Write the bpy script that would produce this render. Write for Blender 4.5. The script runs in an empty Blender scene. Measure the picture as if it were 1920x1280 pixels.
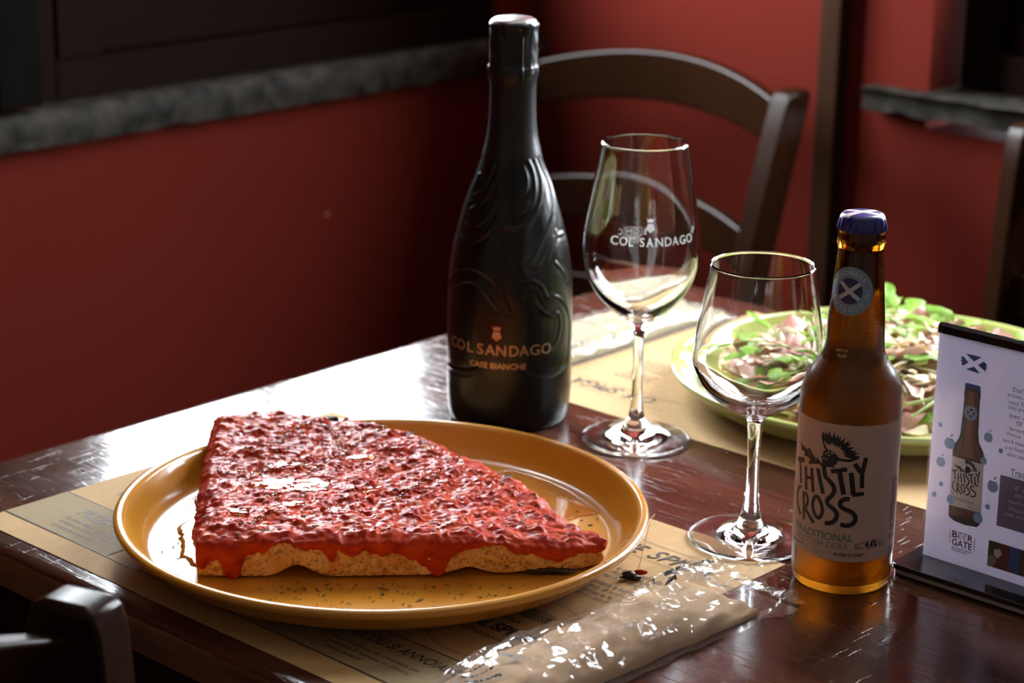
import bpy, bmesh, math, random
import numpy as np
from mathutils import Vector, Matrix, noise as mn

# ------------------------------------------------------------------ scene, camera, light
sc = bpy.context.scene
COL = sc.collection
R = math.radians
TZ = 0.75                                   # table top height in metres; lengths below are millimetres from there
ANG = R(-42.69)                             # the table, the walls and the mats are all turned by this much
CU, SU = math.cos(ANG), math.sin(ANG)       # local u runs along the table, local n across it


def V(x, y, z=0.0):
    return Vector((x / 1000, y / 1000, TZ + z / 1000))


def UN(u, n, z=0.0):
    return V(u * CU - n * SU, u * SU + n * CU, z)


cam_d = bpy.data.cameras.new('camera')
cam = bpy.data.objects.new('camera', cam_d)
COL.objects.link(cam)
sc.camera = cam
cam_d.sensor_width = 36
cam_d.lens = 36 * 4008.4 / 1920
PITCH, ROLL = R(16.872), R(0.8247)
fw = Vector((0, math.cos(PITCH), -math.sin(PITCH)))
rt, upv = Vector((1, 0, 0)), Vector((0, math.sin(PITCH), math.cos(PITCH)))
r2 = math.cos(ROLL) * rt + math.sin(ROLL) * upv
u2 = -math.sin(ROLL) * rt + math.cos(ROLL) * upv
cam.matrix_world = Matrix(((r2.x, u2.x, -fw.x, 0), (r2.y, u2.y, -fw.y, 0), (r2.z, u2.z, -fw.z, TZ + .52566), (0, 0, 0, 1)))
cam_d.clip_start = .05
cam_d.dof.use_dof = True
cam_d.dof.focus_distance = 1.285
cam_d.dof.aperture_fstop = 8.5

sc.view_settings.view_transform = 'Standard'
sc.view_settings.look = 'None'
sc.view_settings.gamma = 1.0
sc.view_settings.use_curve_mapping = False
sc.view_settings.exposure = 2.15

SKY = 9.0
wd = bpy.data.worlds.new('world')
sc.world = wd
wd.use_nodes = True
bg = wd.node_tree.nodes['Background']
bg.inputs['Color'].default_value = (.88, .94, 1.0, 1)
bg.inputs['Strength'].default_value = SKY


def portal(name, loc, rotz, sx, sy):
    d = bpy.data.lights.new(name, 'AREA')
    d.shape = 'RECTANGLE'
    d.size, d.size_y = sx / 1000, sy / 1000
    d.cycles.is_portal = True
    o = bpy.data.objects.new(name, d)
    COL.objects.link(o)
    o.location = loc
    o.rotation_euler = (R(90), 0, rotz)      # -Z of the lamp looks along +Y turned by rotz
    return o


W1 = (1279, 1990)                            # window in the left wall, along n
W2 = (-1265, -420)                           # window in the right wall, along u
UW, NW = -1868, 2060                         # the two walls
GZ = (255, 1280)                             # glass from / to
portal('daylight_left', UN(UW - 130, (W1[0] + W1[1]) / 2, sum(GZ) / 2), ANG + R(-90), W1[1] - W1[0], GZ[1] - GZ[0])
portal('daylight_right', UN((W2[0] + W2[1]) / 2, NW + 150, sum(GZ) / 2), ANG + R(180), W2[1] - W2[0], GZ[1] - GZ[0])

cy = sc.cycles
cy.max_bounces, cy.transmission_bounces, cy.glossy_bounces, cy.diffuse_bounces, cy.transparent_max_bounces = 20, 16, 6, 5, 24
cy.sample_clamp_indirect = 6.0
cy.use_denoising = True
cy.blur_glossy = 0.3

# ------------------------------------------------------------------ helpers


class MB:
    """collects vertices and faces, builds ONE mesh object"""

    def __init__(self):
        self.v, self.f, self.m = [], [], []

    def add(self, vs, fs, mi=0):
        k = len(self.v)
        self.v += [tuple(a) for a in vs]
        self.f += [tuple(i + k for i in f) for f in fs]
        self.m += [mi] * len(fs)
        return self

    def box(self, lo, hi, mi=0):
        x0, y0, z0 = lo
        x1, y1, z1 = hi
        return self.add([(x0, y0, z0), (x1, y0, z0), (x1, y1, z0), (x0, y1, z0), (x0, y0, z1), (x1, y0, z1), (x1, y1, z1), (x0, y1, z1)],
                        [(0, 3, 2, 1), (4, 5, 6, 7), (0, 1, 5, 4), (1, 2, 6, 5), (2, 3, 7, 6), (3, 0, 4, 7)], mi)

    def rev(self, prof, n=96, mi=0):
        """profile of (r, z), revolved; r == 0 closes to a pole"""
        vs, ring = [], []
        for r, z in prof:
            if r < 1e-6:
                ring.append([len(vs)])
                vs.append((0, 0, z))
            else:
                ring.append(list(range(len(vs), len(vs) + n)))
                vs += [(r * math.cos(2 * math.pi * k / n), r * math.sin(2 * math.pi * k / n), z) for k in range(n)]
        fs = []
        for a, b in zip(ring, ring[1:]):
            for k in range(n):
                k2 = (k + 1) % n
                if len(a) == 1 and len(b) > 1:
                    fs.append((a[0], b[k2], b[k]))
                elif len(b) == 1 and len(a) > 1:
                    fs.append((a[k], a[k2], b[0]))
                elif len(a) > 1:
                    fs.append((a[k], a[k2], b[k2], b[k]))
        return self.add(vs, fs, mi)

    def tube(self, pts, rad, n=8, mi=0):
        pts = [Vector(p) for p in pts]
        rad = rad if isinstance(rad, (list, tuple)) else [rad] * len(pts)
        vs, fs = [], []
        for i, p in enumerate(pts):
            t = (pts[min(i + 1, len(pts) - 1)] - pts[max(i - 1, 0)]).normalized()
            a = t.cross(Vector((0, 0, 1)))
            a = a.normalized() if a.length > 1e-4 else Vector((1, 0, 0))
            b = t.cross(a)
            vs += [p + rad[i] * (math.cos(2 * math.pi * k / n) * a + math.sin(2 * math.pi * k / n) * b) for k in range(n)]
        for i in range(len(pts) - 1):
            fs += [(i * n + k, i * n + (k + 1) % n, (i + 1) * n + (k + 1) % n, (i + 1) * n + k) for k in range(n)]
        fs += [tuple(range(n))[::-1], tuple(range((len(pts) - 1) * n, len(pts) * n))]
        return self.add(vs, fs, mi)

    def bar(self, rings, mi=0):
        """loft through rings of equal vertex count, capped"""
        n = len(rings[0])
        vs = [p for r in rings for p in r]
        fs = []
        for i in range(len(rings) - 1):
            fs += [(i * n + k, i * n + (k + 1) % n, (i + 1) * n + (k + 1) % n, (i + 1) * n + k) for k in range(n)]
        fs += [tuple(range(n))[::-1], tuple(range((len(rings) - 1) * n, len(rings) * n))]
        return self.add(vs, fs, mi)

    def grid(self, P, mi=0, close_u=False):
        """P[i][j] points"""
        a, b = len(P), len(P[0])
        vs = [p for r in P for p in r]
        fs = [(i * b + j, ((i + 1) % a) * b + j, ((i + 1) % a) * b + j + 1, i * b + j + 1) for i in range(a if close_u else a - 1) for j in range(b - 1)]
        return self.add(vs, fs, mi)

    def build(self, name, mats, parent=None, loc=None, rotz=0.0, smooth=35, bevel=0, world=False, subsurf=0):
        me = bpy.data.meshes.new(name)
        me.from_pydata([(x / 1000, y / 1000, z / 1000) for x, y, z in self.v], [], self.f)
        mats = mats if isinstance(mats, (list, tuple)) else [mats]
        for m in mats:
            me.materials.append(m)
        if len(mats) > 1:
            me.polygons.foreach_set('material_index', self.m)
        bm = bmesh.new()
        bm.from_mesh(me)
        bmesh.ops.recalc_face_normals(bm, faces=bm.faces)
        bm.to_mesh(me)
        bm.free()
        if smooth:
            me.shade_smooth()
            if smooth < 179:
                me.set_sharp_from_angle(angle=R(smooth))
        o = bpy.data.objects.new(name, me)
        COL.objects.link(o)
        if parent:
            o.parent = parent
        if loc is not None:
            o.location = loc
        o.rotation_euler = (0, 0, rotz)
        if bevel:
            b = o.modifiers.new('bevel', 'BEVEL')
            b.width, b.segments, b.limit_method = bevel / 1000, 2, 'ANGLE'
        if subsurf:
            b = o.modifiers.new('sub', 'SUBSURF')
            b.levels = b.render_levels = subsurf
        return o


def tag(o, label=None, cat=None, group=None, kind=None):
    for k, v in (('label', label), ('category', cat), ('group', group), ('kind', kind)):
        if v:
            o[k] = v
    return o


def thing(name, loc, rotz, label, cat, group=None):
    o = bpy.data.objects.new(name, None)
    COL.objects.link(o)
    o.location, o.rotation_euler = loc, (0, 0, rotz)
    o.empty_display_size = .03
    return tag(o, label, cat, group)


def copy_tree(o, parent=None):
    c = o.copy()
    COL.objects.link(c)
    c.parent = parent
    for ch in list(o.children):
        copy_tree(ch, c)
    return c


_txt = {}


def text2d(s, w=None, h=None, bold=0.0, shear=0.0, spacing=1.0):
    """flat triangles of a line of lettering, lower left corner at 0,0, scaled to w x h millimetres"""
    key = (s, bold, shear, spacing)
    if key not in _txt:
        cu = bpy.data.curves.new('t', 'FONT')
        cu.body, cu.offset, cu.shear, cu.space_character, cu.resolution_u = s, bold, shear, spacing, 3
        cu.fill_mode = 'FRONT'
        o = bpy.data.objects.new('t', cu)
        me = o.to_mesh()
        vs = np.array([v.co[:2] for v in me.vertices])
        fs = [tuple(p.vertices) for p in me.polygons]
        o.to_mesh_clear()
        bpy.data.objects.remove(o)
        bpy.data.curves.remove(cu)
        _txt[key] = (vs, fs)
    vs, fs = _txt[key]
    vs = vs.copy()
    vs -= vs.min(0)
    W, H = vs.max(0)
    if w is None:
        w = W * h / H
    if h is None:
        h = H * w / W
    return vs * (w / W, h / H), fs


def stroke2d(pts, width, step=1.0):
    """ribbon along a polyline (smoothed), as points and quads"""
    P = [np.array(p, float) for p in pts]
    if len(P) > 2:
        Q = []
        for i in range(len(P) - 1):
            p0, p1, p2, p3 = P[max(i - 1, 0)], P[i], P[i + 1], P[min(i + 2, len(P) - 1)]
            k = max(2, int(np.hypot(*(p2 - p1)) / step) + 1)
            for t in np.linspace(0, 1, k, endpoint=False):
                Q.append(.5 * ((2 * p1) + (-p0 + p2) * t + (2 * p0 - 5 * p1 + 4 * p2 - p3) * t * t + (-p0 + 3 * p1 - 3 * p2 + p3) * t ** 3))
        Q.append(P[-1])
    else:
        k = max(2, int(np.hypot(*(P[1] - P[0])) / step) + 1)
        Q = [P[0] + (P[1] - P[0]) * t for t in np.linspace(0, 1, k)]
    vs, fs = [], []
    for i, q in enumerate(Q):
        t = Q[min(i + 1, len(Q) - 1)] - Q[max(i - 1, 0)]
        t = t / (np.hypot(*t) + 1e-9)
        nrm = np.array((-t[1], t[0])) * width / 2
        vs += [q + nrm, q - nrm]
        if i:
            k = 2 * i
            fs.append((k - 2, k - 1, k + 1, k))
    return vs, fs


def poly2d(pts):
    """fan-free polygon fill"""
    from mathutils.geometry import tessellate_polygon
    return [tuple(p) for p in pts], tessellate_polygon([[Vector((p[0], p[1], 0)) for p in pts]])


def disc2d(cx, cy_, r, n=24, r_in=0.0):
    if r_in:
        vs = [(cx + rr * math.cos(2 * math.pi * k / n), cy_ + rr * math.sin(2 * math.pi * k / n)) for k in range(n) for rr in (r, r_in)]
        return vs, [(2 * k, 2 * k + 1, (2 * k + 3) % (2 * n), (2 * k + 2) % (2 * n)) for k in range(n)]
    return [(cx + r * math.cos(2 * math.pi * k / n), cy_ + r * math.sin(2 * math.pi * k / n)) for k in range(n)], [tuple(range(n))]


def split2d(shape, mx):
    vs = [(float(v[0]), float(v[1])) for v in shape[0]]
    out, todo = [], []
    for f in shape[1]:
        todo += [(f[0], f[i], f[i + 1]) for i in range(1, len(f) - 1)]
    mid = {}
    while todo:
        t = todo.pop()
        e = [(math.dist(vs[t[i]], vs[t[(i + 1) % 3]]), i) for i in range(3)]
        L, i = max(e)
        if L <= mx:
            out.append(t)
            continue
        a, b, c = t[i], t[(i + 1) % 3], t[(i + 2) % 3]
        k = (min(a, b), max(a, b))
        if k not in mid:
            mid[k] = len(vs)
            vs.append(((vs[a][0] + vs[b][0]) / 2, (vs[a][1] + vs[b][1]) / 2))
        m = mid[k]
        todo += [(a, m, c), (m, b, c)]
    return vs, out


def place2d(mb, shape, fn, mi=0, mx=0):
    vs, fs = split2d(shape, mx) if mx else shape
    mb.add([fn(float(a[0]), float(a[1])) for a in vs], fs, mi)


def shift(shape, dx, dy, rot=0.0, mirror=False):
    vs, fs = shape
    c, s = math.cos(rot), math.sin(rot)
    out = []
    for a in vs:
        x = -a[0] if mirror else a[0]
        out.append((dx + c * x - s * a[1], dy + s * x + c * a[1]))
    return out, fs


def fbm(x, y, z=0.0, o=4):
    return mn.fractal(Vector((x, y, z)), 1.0, 2.0, o)


# ------------------------------------------------------------------ materials


def mat(name, col, rough=.5, metal=0, spec=.5, coat=0, coat_r=.05, trans=0, ior=1.5, sss=0, var=None, var_scale=20, stretch=(1, 1, 1),
        bump=0, bump_scale=60, bump_stretch=(1, 1, 1), alpha=1, sheen=0, rough_var=None):
    m = bpy.data.materials.new(name)
    m.use_nodes = True
    nt = m.node_tree
    b = nt.nodes['Principled BSDF']
    b.inputs['Base Color'].default_value = (*col, 1)
    b.inputs['Roughness'].default_value = rough
    b.inputs['Metallic'].default_value = metal
    b.inputs['Specular IOR Level'].default_value = spec
    b.inputs['Coat Weight'].default_value = coat
    b.inputs['Coat Roughness'].default_value = coat_r
    b.inputs['Transmission Weight'].default_value = trans
    b.inputs['IOR'].default_value = ior
    b.inputs['Sheen Weight'].default_value = sheen
    if sss:
        b.inputs['Subsurface Weight'].default_value = sss
        b.inputs['Subsurface Radius'].default_value = (.006, .003, .0015)
        b.inputs['Subsurface Scale'].default_value = 1.0
    tc = nt.nodes.new('ShaderNodeTexCoord')

    def mapped(st):
        mp = nt.nodes.new('ShaderNodeMapping')
        mp.inputs['Scale'].default_value = st
        nt.links.new(tc.outputs['Object'], mp.inputs['Vector'])
        return mp.outputs['Vector']

    def noise(st, scale, detail=5):
        n = nt.nodes.new('ShaderNodeTexNoise')
        n.inputs['Scale'].default_value = scale
        n.inputs['Detail'].default_value = detail
        nt.links.new(mapped(st), n.inputs['Vector'])
        return n.outputs['Fac']
    if var:
        rp = nt.nodes.new('ShaderNodeValToRGB')
        rp.color_ramp.elements[0].position, rp.color_ramp.elements[1].position = .3, .7
        rp.color_ramp.elements[0].color = (*col, 1)
        rp.color_ramp.elements[1].color = (*var, 1)
        nt.links.new(noise(stretch, var_scale), rp.inputs['Fac'])
        nt.links.new(rp.outputs['Color'], b.inputs['Base Color'])
    if rough_var:
        mr = nt.nodes.new('ShaderNodeMapRange')
        mr.inputs['From Min'].default_value, mr.inputs['From Max'].default_value = .35, .65
        mr.inputs['To Min'].default_value, mr.inputs['To Max'].default_value = rough_var
        nt.links.new(noise(stretch, var_scale * 1.7), mr.inputs['Value'])
        nt.links.new(mr.outputs['Result'], b.inputs['Roughness'])
    if bump:
        bp = nt.nodes.new('ShaderNodeBump')
        bp.inputs['Strength'].default_value = 1.0
        bp.inputs['Distance'].default_value = bump / 1000
        nt.links.new(noise(bump_stretch, bump_scale, 6), bp.inputs['Height'])
        nt.links.new(bp.outputs['Normal'], b.inputs['Normal'])
    return m


def nodes(m):
    return m.node_tree, m.node_tree.nodes['Principled BSDF']


def tune(m, **kw):
    for k, v in kw.items():
        m.node_tree.nodes['Principled BSDF'].inputs[k.replace('_', ' ')].default_value = v
    return m


M = {}
M['wall'] = mat('red_wall_paint', (.140, .0165, .0098), .8, spec=.06, var=(.124, .0138, .0083), var_scale=3, bump=.5, bump_scale=35)
M['plaster'] = mat('ceiling_plaster', (.48, .43, .37), .8, var=(.45, .40, .34), var_scale=2)
M['back_wall'] = mat('cream_far_wall_paint', (.30, .24, .19), .7, var=(.27, .22, .17), var_scale=2)
M['floor'] = mat('floor_tiles', (.16, .08, .05), .45, var=(.11, .055, .035), var_scale=3)
M['stone'] = mat('granite', (.050, .044, .032), .6, spec=.10, var=(.007, .007, .0065), var_scale=48, bump=1.2, bump_scale=60)
M['window_wood'] = mat('dark_window_wood', (.012, .0048, .004), .65, spec=.03, var=(.011, .0052, .0046), var_scale=9, stretch=(1, 1, 6), bump=.3, bump_scale=40)
M['shutter'] = mat('dark_shutter_wood', (.006, .0056, .0045), .7, spec=.02, var=(.004, .0036, .003), var_scale=9, stretch=(6, 6, 1))
M['chair_wood'] = mat('walnut_chair_varnish', (.024, .0085, .0034), .26, spec=.15, coat=0, coat_r=.12, var=(.015, .0055, .0024), var_scale=14, stretch=(1, 1, .2), bump=.15, bump_scale=50)
M['trim_wood'] = mat('trim_wood', (.050, .020, .0095), .6, spec=.05, var=(.030, .012, .006), var_scale=14, stretch=(1, 1, .2))
M['table_edge'] = mat('worn_table_edge', (.30, .145, .065), .4, var=(.07, .026, .014), var_scale=16, stretch=(.6, 1, 1), bump=.6, bump_scale=40)
M['kraft'] = mat('kraft_paper', (.55, .355, .165), .75, spec=.2, var=(.50, .32, .145), var_scale=160, bump=.05, bump_scale=300)
M['kraft2'] = mat('kraft_paper_grey_band', (.36, .27, .15), .75, spec=.2, var=(.325, .245, .135), var_scale=160, bump=.05, bump_scale=300)
M['ink'] = mat('black_ink', (.035, .032, .03), .6, var=(.05, .045, .04), var_scale=400)
M['ink_faded'] = mat('faded_ink', (.12, .095, .06), .7, var=(.16, .125, .08), var_scale=300)
M['ochre'] = mat('ochre_glaze', (.66, .285, .028), .22, coat=.45, coat_r=.05, var=(.60, .26, .028), var_scale=25, bump=.04, bump_scale=30)
M['green_glaze'] = mat('pale_green_glaze', (.52, .58, .20), .16, coat=.6, coat_r=.03, var=(.47, .54, .16), var_scale=25)
M['glass'] = mat('clear_glass', (1, 1, 1), 0.0, trans=1, ior=1.48, rough_var=(0.0, .012), var_scale=30)
M['etch'] = mat('white_etching', (.82, .82, .80), .6, var=(.74, .74, .72), var_scale=300)
M['etch_grey'] = mat('grey_etching', (.42, .40, .38), .6, var=(.32, .30, .28), var_scale=500)
M['bottle_black'] = mat('black_lacquered_glass', (.0035, .004, .0035), .26, coat=.0, coat_r=.2, spec=.42, var=(.005, .0055, .0045), var_scale=40, bump=.05, bump_scale=150)
M['foil'] = mat('black_foil', (.006, .0065, .007), .34, spec=.5, var=(.009, .0095, .010), var_scale=60, bump=.06, bump_scale=120)
M['silver'] = mat('silver_foil', (.68, .66, .66), .33, metal=1, var=(.60, .58, .58), var_scale=80, bump=.2, bump_scale=200)
M['copper'] = mat('copper_print', (.60, .36, .22), .38, metal=.7, var=(.52, .34, .22), var_scale=120)
M['amber'] = mat('amber_glass', (.30, .15, .014), .03, trans=1, ior=1.5)
M['cider'] = mat('cider_liquid', (.97, .86, .50), .0, trans=1, ior=1.34, var=(.98, .88, .55), var_scale=10)
M['cap_blue'] = mat('blue_cap_enamel', (.016, .022, .20), .28, coat=.5, var=(.02, .027, .23), var_scale=80)
M['cap_white'] = mat('white_cap_enamel', (.80, .74, .74), .3, coat=.5, var=(.74, .68, .69), var_scale=80)
M['label'] = mat('cream_label_paper', (.70, .505, .43), .6, sss=0, var=(.67, .48, .405), var_scale=60)
M['label_ink'] = mat('navy_ink', (.012, .012, .018), .5, var=(.018, .018, .025), var_scale=200)
M['label_teal'] = mat('grey_teal_ink', (.15, .25, .25), .55, var=(.13, .22, .22), var_scale=200)
M['label_gold'] = mat('gold_ink', (.50, .27, .07), .5, var=(.56, .32, .1), var_scale=200)
M['neck_blue'] = mat('blue_grey_label', (.23, .36, .50), .55, var=(.21, .33, .47), var_scale=90)
M['neck_navy'] = mat('navy_label', (.028, .033, .11), .55, var=(.035, .04, .13), var_scale=90)
M['neck_text'] = mat('pale_label_ink', (.60, .62, .66), .55, var=(.55, .58, .62), var_scale=90)
M['date_ink'] = mat('date_print', (.80, .66, .18), .5, var=(.7, .55, .15), var_scale=300)
M['dough'] = mat('bread_crumb', (.60, .27, .075), .85, spec=.2, var=(.74, .50, .25), var_scale=85, bump=1.1, bump_scale=330)
M['sauce'] = mat('tomato_sauce', (.30, .013, .005), .42, spec=.11, var=(.52, .055, .012), var_scale=75, bump=.18, bump_scale=420, rough_var=(.26, .52))
M['oil'] = mat('olive_oil', (1, .86, .55), .0, trans=1, ior=1.47, var=(1, .76, .38), var_scale=20)
M['oil_wavy'] = mat('rippled_olive_oil', (1, .70, .32), .0, trans=1, ior=1.47, var=(1, .66, .28), var_scale=20, bump=2.2, bump_scale=60)
M['herb'] = mat('dried_oregano', (.060, .062, .020), .75, var=(.10, .095, .04), var_scale=200)
M['char'] = mat('burnt_crust', (.012, .009, .008), .4, var=(.05, .015, .01), var_scale=300, bump=.5, bump_scale=300)
M['napkin'] = mat('cream_paper', (.74, .52, .32), .8, spec=.2, var=(.70, .48, .295), var_scale=25, bump=.2, bump_scale=80)
M['napkin_far'] = mat('ivory_paper', (.46, .40, .26), .8, spec=.2, var=(.43, .37, .235), var_scale=25, bump=.2, bump_scale=80)
M['black_plastic'] = mat('black_acrylic', (.010, .010, .011), .10, coat=.4, var=(.014, .014, .015), var_scale=90)
M['white_plastic'] = mat('white_acrylic_edge', (.42, .38, .35), .35, var=(.38, .34, .31), var_scale=90)
M['card'] = mat('card_paper', (.86, .83, .93), .55, var=(.835, .805, .905), var_scale=50)
M['card_blue'] = mat('royal_blue_ink', (.035, .115, .42), .5, var=(.045, .13, .46), var_scale=120)
M['card_sky'] = mat('sky_blue_ink', (.27, .50, .80), .5, var=(.30, .54, .82), var_scale=120)
M['card_brown'] = mat('printed_bottle_brown', (.12, .05, .035), .5, var=(.19, .075, .05), var_scale=60, stretch=(6, 6, .4))
M['card_glow'] = mat('printed_bottle_light', (.36, .16, .11), .5, var=(.30, .13, .09), var_scale=60)
M['card_dark'] = mat('printed_bottle_dark', (.028, .022, .022), .5, var=(.05, .035, .03), var_scale=60)
M['card_white'] = mat('printed_label_white', (.80, .77, .80), .5, var=(.76, .73, .76), var_scale=60)
M['card_purple'] = mat('muted_purple_ink', (.21, .19, .40), .5, var=(.23, .21, .43), var_scale=60)
M['card_gold'] = mat('yellow_ink', (.62, .40, .14), .5, var=(.56, .36, .12), var_scale=60)
M['rocket'] = mat('rocket_leaf_green', (.15, .36, .02), .5, spec=.25, sss=0, var=(.30, .50, .05), var_scale=60, bump=.25, bump_scale=160)
M['rocket_pale'] = mat('rocket_stem_green', (.40, .52, .17), .45, var=(.50, .60, .26), var_scale=60)
M['ham'] = mat('cured_ham', (.56, .22, .17), .4, spec=.5, var=(.68, .40, .31), var_scale=45, bump=.4, bump_scale=120)
M['ham_fat'] = mat('ham_fat', (.80, .62, .50), .4, var=(.72, .50, .40), var_scale=60)
M['cheese'] = mat('cheese_shaving', (.80, .66, .40), .5, sss=.1, var=(.84, .74, .52), var_scale=80, bump=.3, bump_scale=200)
M['crust'] = mat('baked_flatbread', (.64, .42, .20), .7, var=(.78, .62, .38), var_scale=40, bump=.8, bump_scale=90)
M['cream'] = mat('melted_cheese', (.82, .70, .47), .35, var=(.74, .55, .30), var_scale=40, bump=.5, bump_scale=100)
M['thread'] = mat('straw_fibre', (.70, .50, .22), .5, var=(.6, .42, .18), var_scale=100)


def translucent(key, fac):
    """thin sheets (leaves, paper, etching) also pass some light through"""
    nt, b = nodes(M[key])
    out = nt.nodes['Material Output']
    tl = nt.nodes.new('ShaderNodeBsdfTranslucent')
    bc = b.inputs['Base Color']
    if bc.links:
        nt.links.new(bc.links[0].from_socket, tl.inputs['Color'])
    else:
        tl.inputs['Color'].default_value = bc.default_value
    mx = nt.nodes.new('ShaderNodeMixShader')
    mx.inputs['Fac'].default_value = fac
    nt.links.new(b.outputs[0], mx.inputs[1])
    nt.links.new(tl.outputs[0], mx.inputs[2])
    nt.links.new(mx.outputs[0], out.inputs['Surface'])


for key, fac in (('etch', .6), ('etch_grey', .5), ('rocket', .35), ('rocket_pale', .2), ('ham', .15), ('label', .16), ('card', .22), ('napkin', .2)):
    translucent(key, fac)


def scuffs():
    """a few pale specks knocked into the wall paint"""
    nt, b = nodes(M['wall'])
    src = b.inputs['Base Color'].links[0].from_socket
    tc = nt.nodes.new('ShaderNodeTexCoord')
    v = nt.nodes.new('ShaderNodeTexVoronoi')
    v.inputs['Scale'].default_value = 7
    nt.links.new(tc.outputs['Object'], v.inputs['Vector'])
    r = nt.nodes.new('ShaderNodeValToRGB')
    r.color_ramp.elements[0].position, r.color_ramp.elements[1].position = .022, .034
    r.color_ramp.elements[0].color, r.color_ramp.elements[1].color = (1, 1, 1, 1), (0, 0, 0, 1)
    nt.links.new(v.outputs['Distance'], r.inputs['Fac'])
    mx = nt.nodes.new('ShaderNodeMix')
    mx.data_type = 'RGBA'
    nt.links.new(r.outputs['Color'], mx.inputs[0])
    nt.links.new(src, mx.inputs[6])
    mx.inputs[7].default_value = (.30, .12, .095, 1)
    nt.links.new(mx.outputs[2], b.inputs['Base Color'])


scuffs()


def table_material():
    m = mat('scratched_dark_table_varnish', (.050, .0175, .011), .24, coat=0, spec=.55)
    nt, b = nodes(m)
    L = nt.links.new
    tc = nt.nodes.new('ShaderNodeTexCoord')

    def noise(scale, detail, st, rot=0, kind='ShaderNodeTexNoise'):
        mp = nt.nodes.new('ShaderNodeMapping')
        mp.inputs['Scale'].default_value = st
        mp.inputs['Rotation'].default_value = (0, 0, rot)
        L(tc.outputs['Object'], mp.inputs['Vector'])
        n = nt.nodes.new(kind)
        n.inputs['Scale'].default_value = scale
        if kind == 'ShaderNodeTexNoise':
            n.inputs['Detail'].default_value = detail
        L(mp.outputs['Vector'], n.inputs['Vector'])
        return n.outputs[0]

    def ramp(fac, stops):
        r = nt.nodes.new('ShaderNodeValToRGB')
        while len(r.color_ramp.elements) < len(stops):
            r.color_ramp.elements.new(.5)
        for e, (p, c) in zip(r.color_ramp.elements, stops):
            e.position = p
            e.color = (*c, 1) if isinstance(c, tuple) else (c, c, c, 1)
        L(fac, r.inputs['Fac'])
        return r.outputs['Color']

    def mth(op, a, c):
        n = nt.nodes.new('ShaderNodeMath')
        n.operation = op
        for i, x in enumerate((a, c)):
            if isinstance(x, (int, float)):
                n.inputs[i].default_value = x
            else:
                L(x, n.inputs[i])
        return n.outputs[0]
    grain = noise(42, 6, (.10, 1, 1))
    col = ramp(grain, [(.25, (.028, .0095, .006)), (.5, (.060, .0195, .011)), (.75, (.110, .039, .022))])
    L(col, b.inputs['Base Color'])
    # scratches: thin stretched noise cells in two directions, plus the open grain of the wood
    s1 = ramp(noise(260, 3, (.10, 1.2, 1), R(14)), [(.60, 0.0), (.66, 1.0)])
    s2 = ramp(noise(300, 3, (1.2, .10, 1), R(20)), [(.63, 0.0), (.68, 1.0)])
    s3 = ramp(noise(210, 3, (.16, 1.3, 1), R(-52)), [(.64, 0.0), (.70, 1.0)])
    pores = noise(260, 4, (.07, 1, 1))
    wear = noise(9, 4, (1, 1, 1))
    h = mth('ADD', mth('MULTIPLY', mth('ADD', mth('ADD', s1, mth('MULTIPLY', s2, .35)), mth('MULTIPLY', s3, .6)), -.5), mth('ADD', mth('MULTIPLY', pores, .42), mth('MULTIPLY', wear, 1.6)))
    bp = nt.nodes.new('ShaderNodeBump')
    bp.inputs['Strength'].default_value = 1.0
    bp.inputs['Distance'].default_value = .00030
    L(h, bp.inputs['Height'])
    L(bp.outputs['Normal'], b.inputs['Normal'])
    rr = ramp(wear, [(.3, .11), (.7, .22)])
    L(rr, b.inputs['Roughness'])
    return m


M['table'] = table_material()


def film_material(name, haze, tint=(1, 1, 1)):
    """thin clear wrapping film: sees through, with a milky part and a sharp sheen"""
    m = bpy.data.materials.new(name)
    m.use_nodes = True
    nt = m.node_tree
    for n in list(nt.nodes):
        if n.type == 'BSDF_PRINCIPLED':
            nt.nodes.remove(n)
    out = nt.nodes['Material Output']
    tr = nt.nodes.new('ShaderNodeBsdfTransparent')
    tr.inputs['Color'].default_value = (*tint, 1)
    df = nt.nodes.new('ShaderNodeBsdfDiffuse')
    df.inputs['Color'].default_value = (.85, .82, .78, 1)
    gl = nt.nodes.new('ShaderNodeBsdfGlossy')
    gl.inputs['Roughness'].default_value = .07
    tcn = nt.nodes.new('ShaderNodeTexCoord')
    nz = nt.nodes.new('ShaderNodeTexNoise')
    nz.inputs['Scale'].default_value = 55
    nt.links.new(tcn.outputs['Object'], nz.inputs['Vector'])
    mr = nt.nodes.new('ShaderNodeMapRange')
    mr.inputs['To Min'].default_value, mr.inputs['To Max'].default_value = haze * .5, haze * 1.5
    nt.links.new(nz.outputs['Fac'], mr.inputs['Value'])
    m1 = nt.nodes.new('ShaderNodeMixShader')
    nt.links.new(mr.outputs['Result'], m1.inputs['Fac'])
    nt.links.new(tr.outputs[0], m1.inputs[1])
    nt.links.new(df.outputs[0], m1.inputs[2])
    lw = nt.nodes.new('ShaderNodeLayerWeight')      # same sheen on both faces of the sheet
    lw.inputs['Blend'].default_value = .5
    pw = nt.nodes.new('ShaderNodeMath')
    pw.operation = 'POWER'
    nt.links.new(lw.outputs['Facing'], pw.inputs[0])
    pw.inputs[1].default_value = 4.5
    fr = nt.nodes.new('ShaderNodeMath')
    fr.operation = 'MULTIPLY_ADD'
    nt.links.new(pw.outputs[0], fr.inputs[0])
    fr.inputs[1].default_value, fr.inputs[2].default_value = .75, .04
    m2 = nt.nodes.new('ShaderNodeMixShader')
    nt.links.new(fr.outputs[0], m2.inputs['Fac'])
    nt.links.new(m1.outputs[0], m2.inputs[1])
    nt.links.new(gl.outputs[0], m2.inputs[2])
    nt.links.new(m2.outputs[0], out.inputs['Surface'])
    return m


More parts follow.
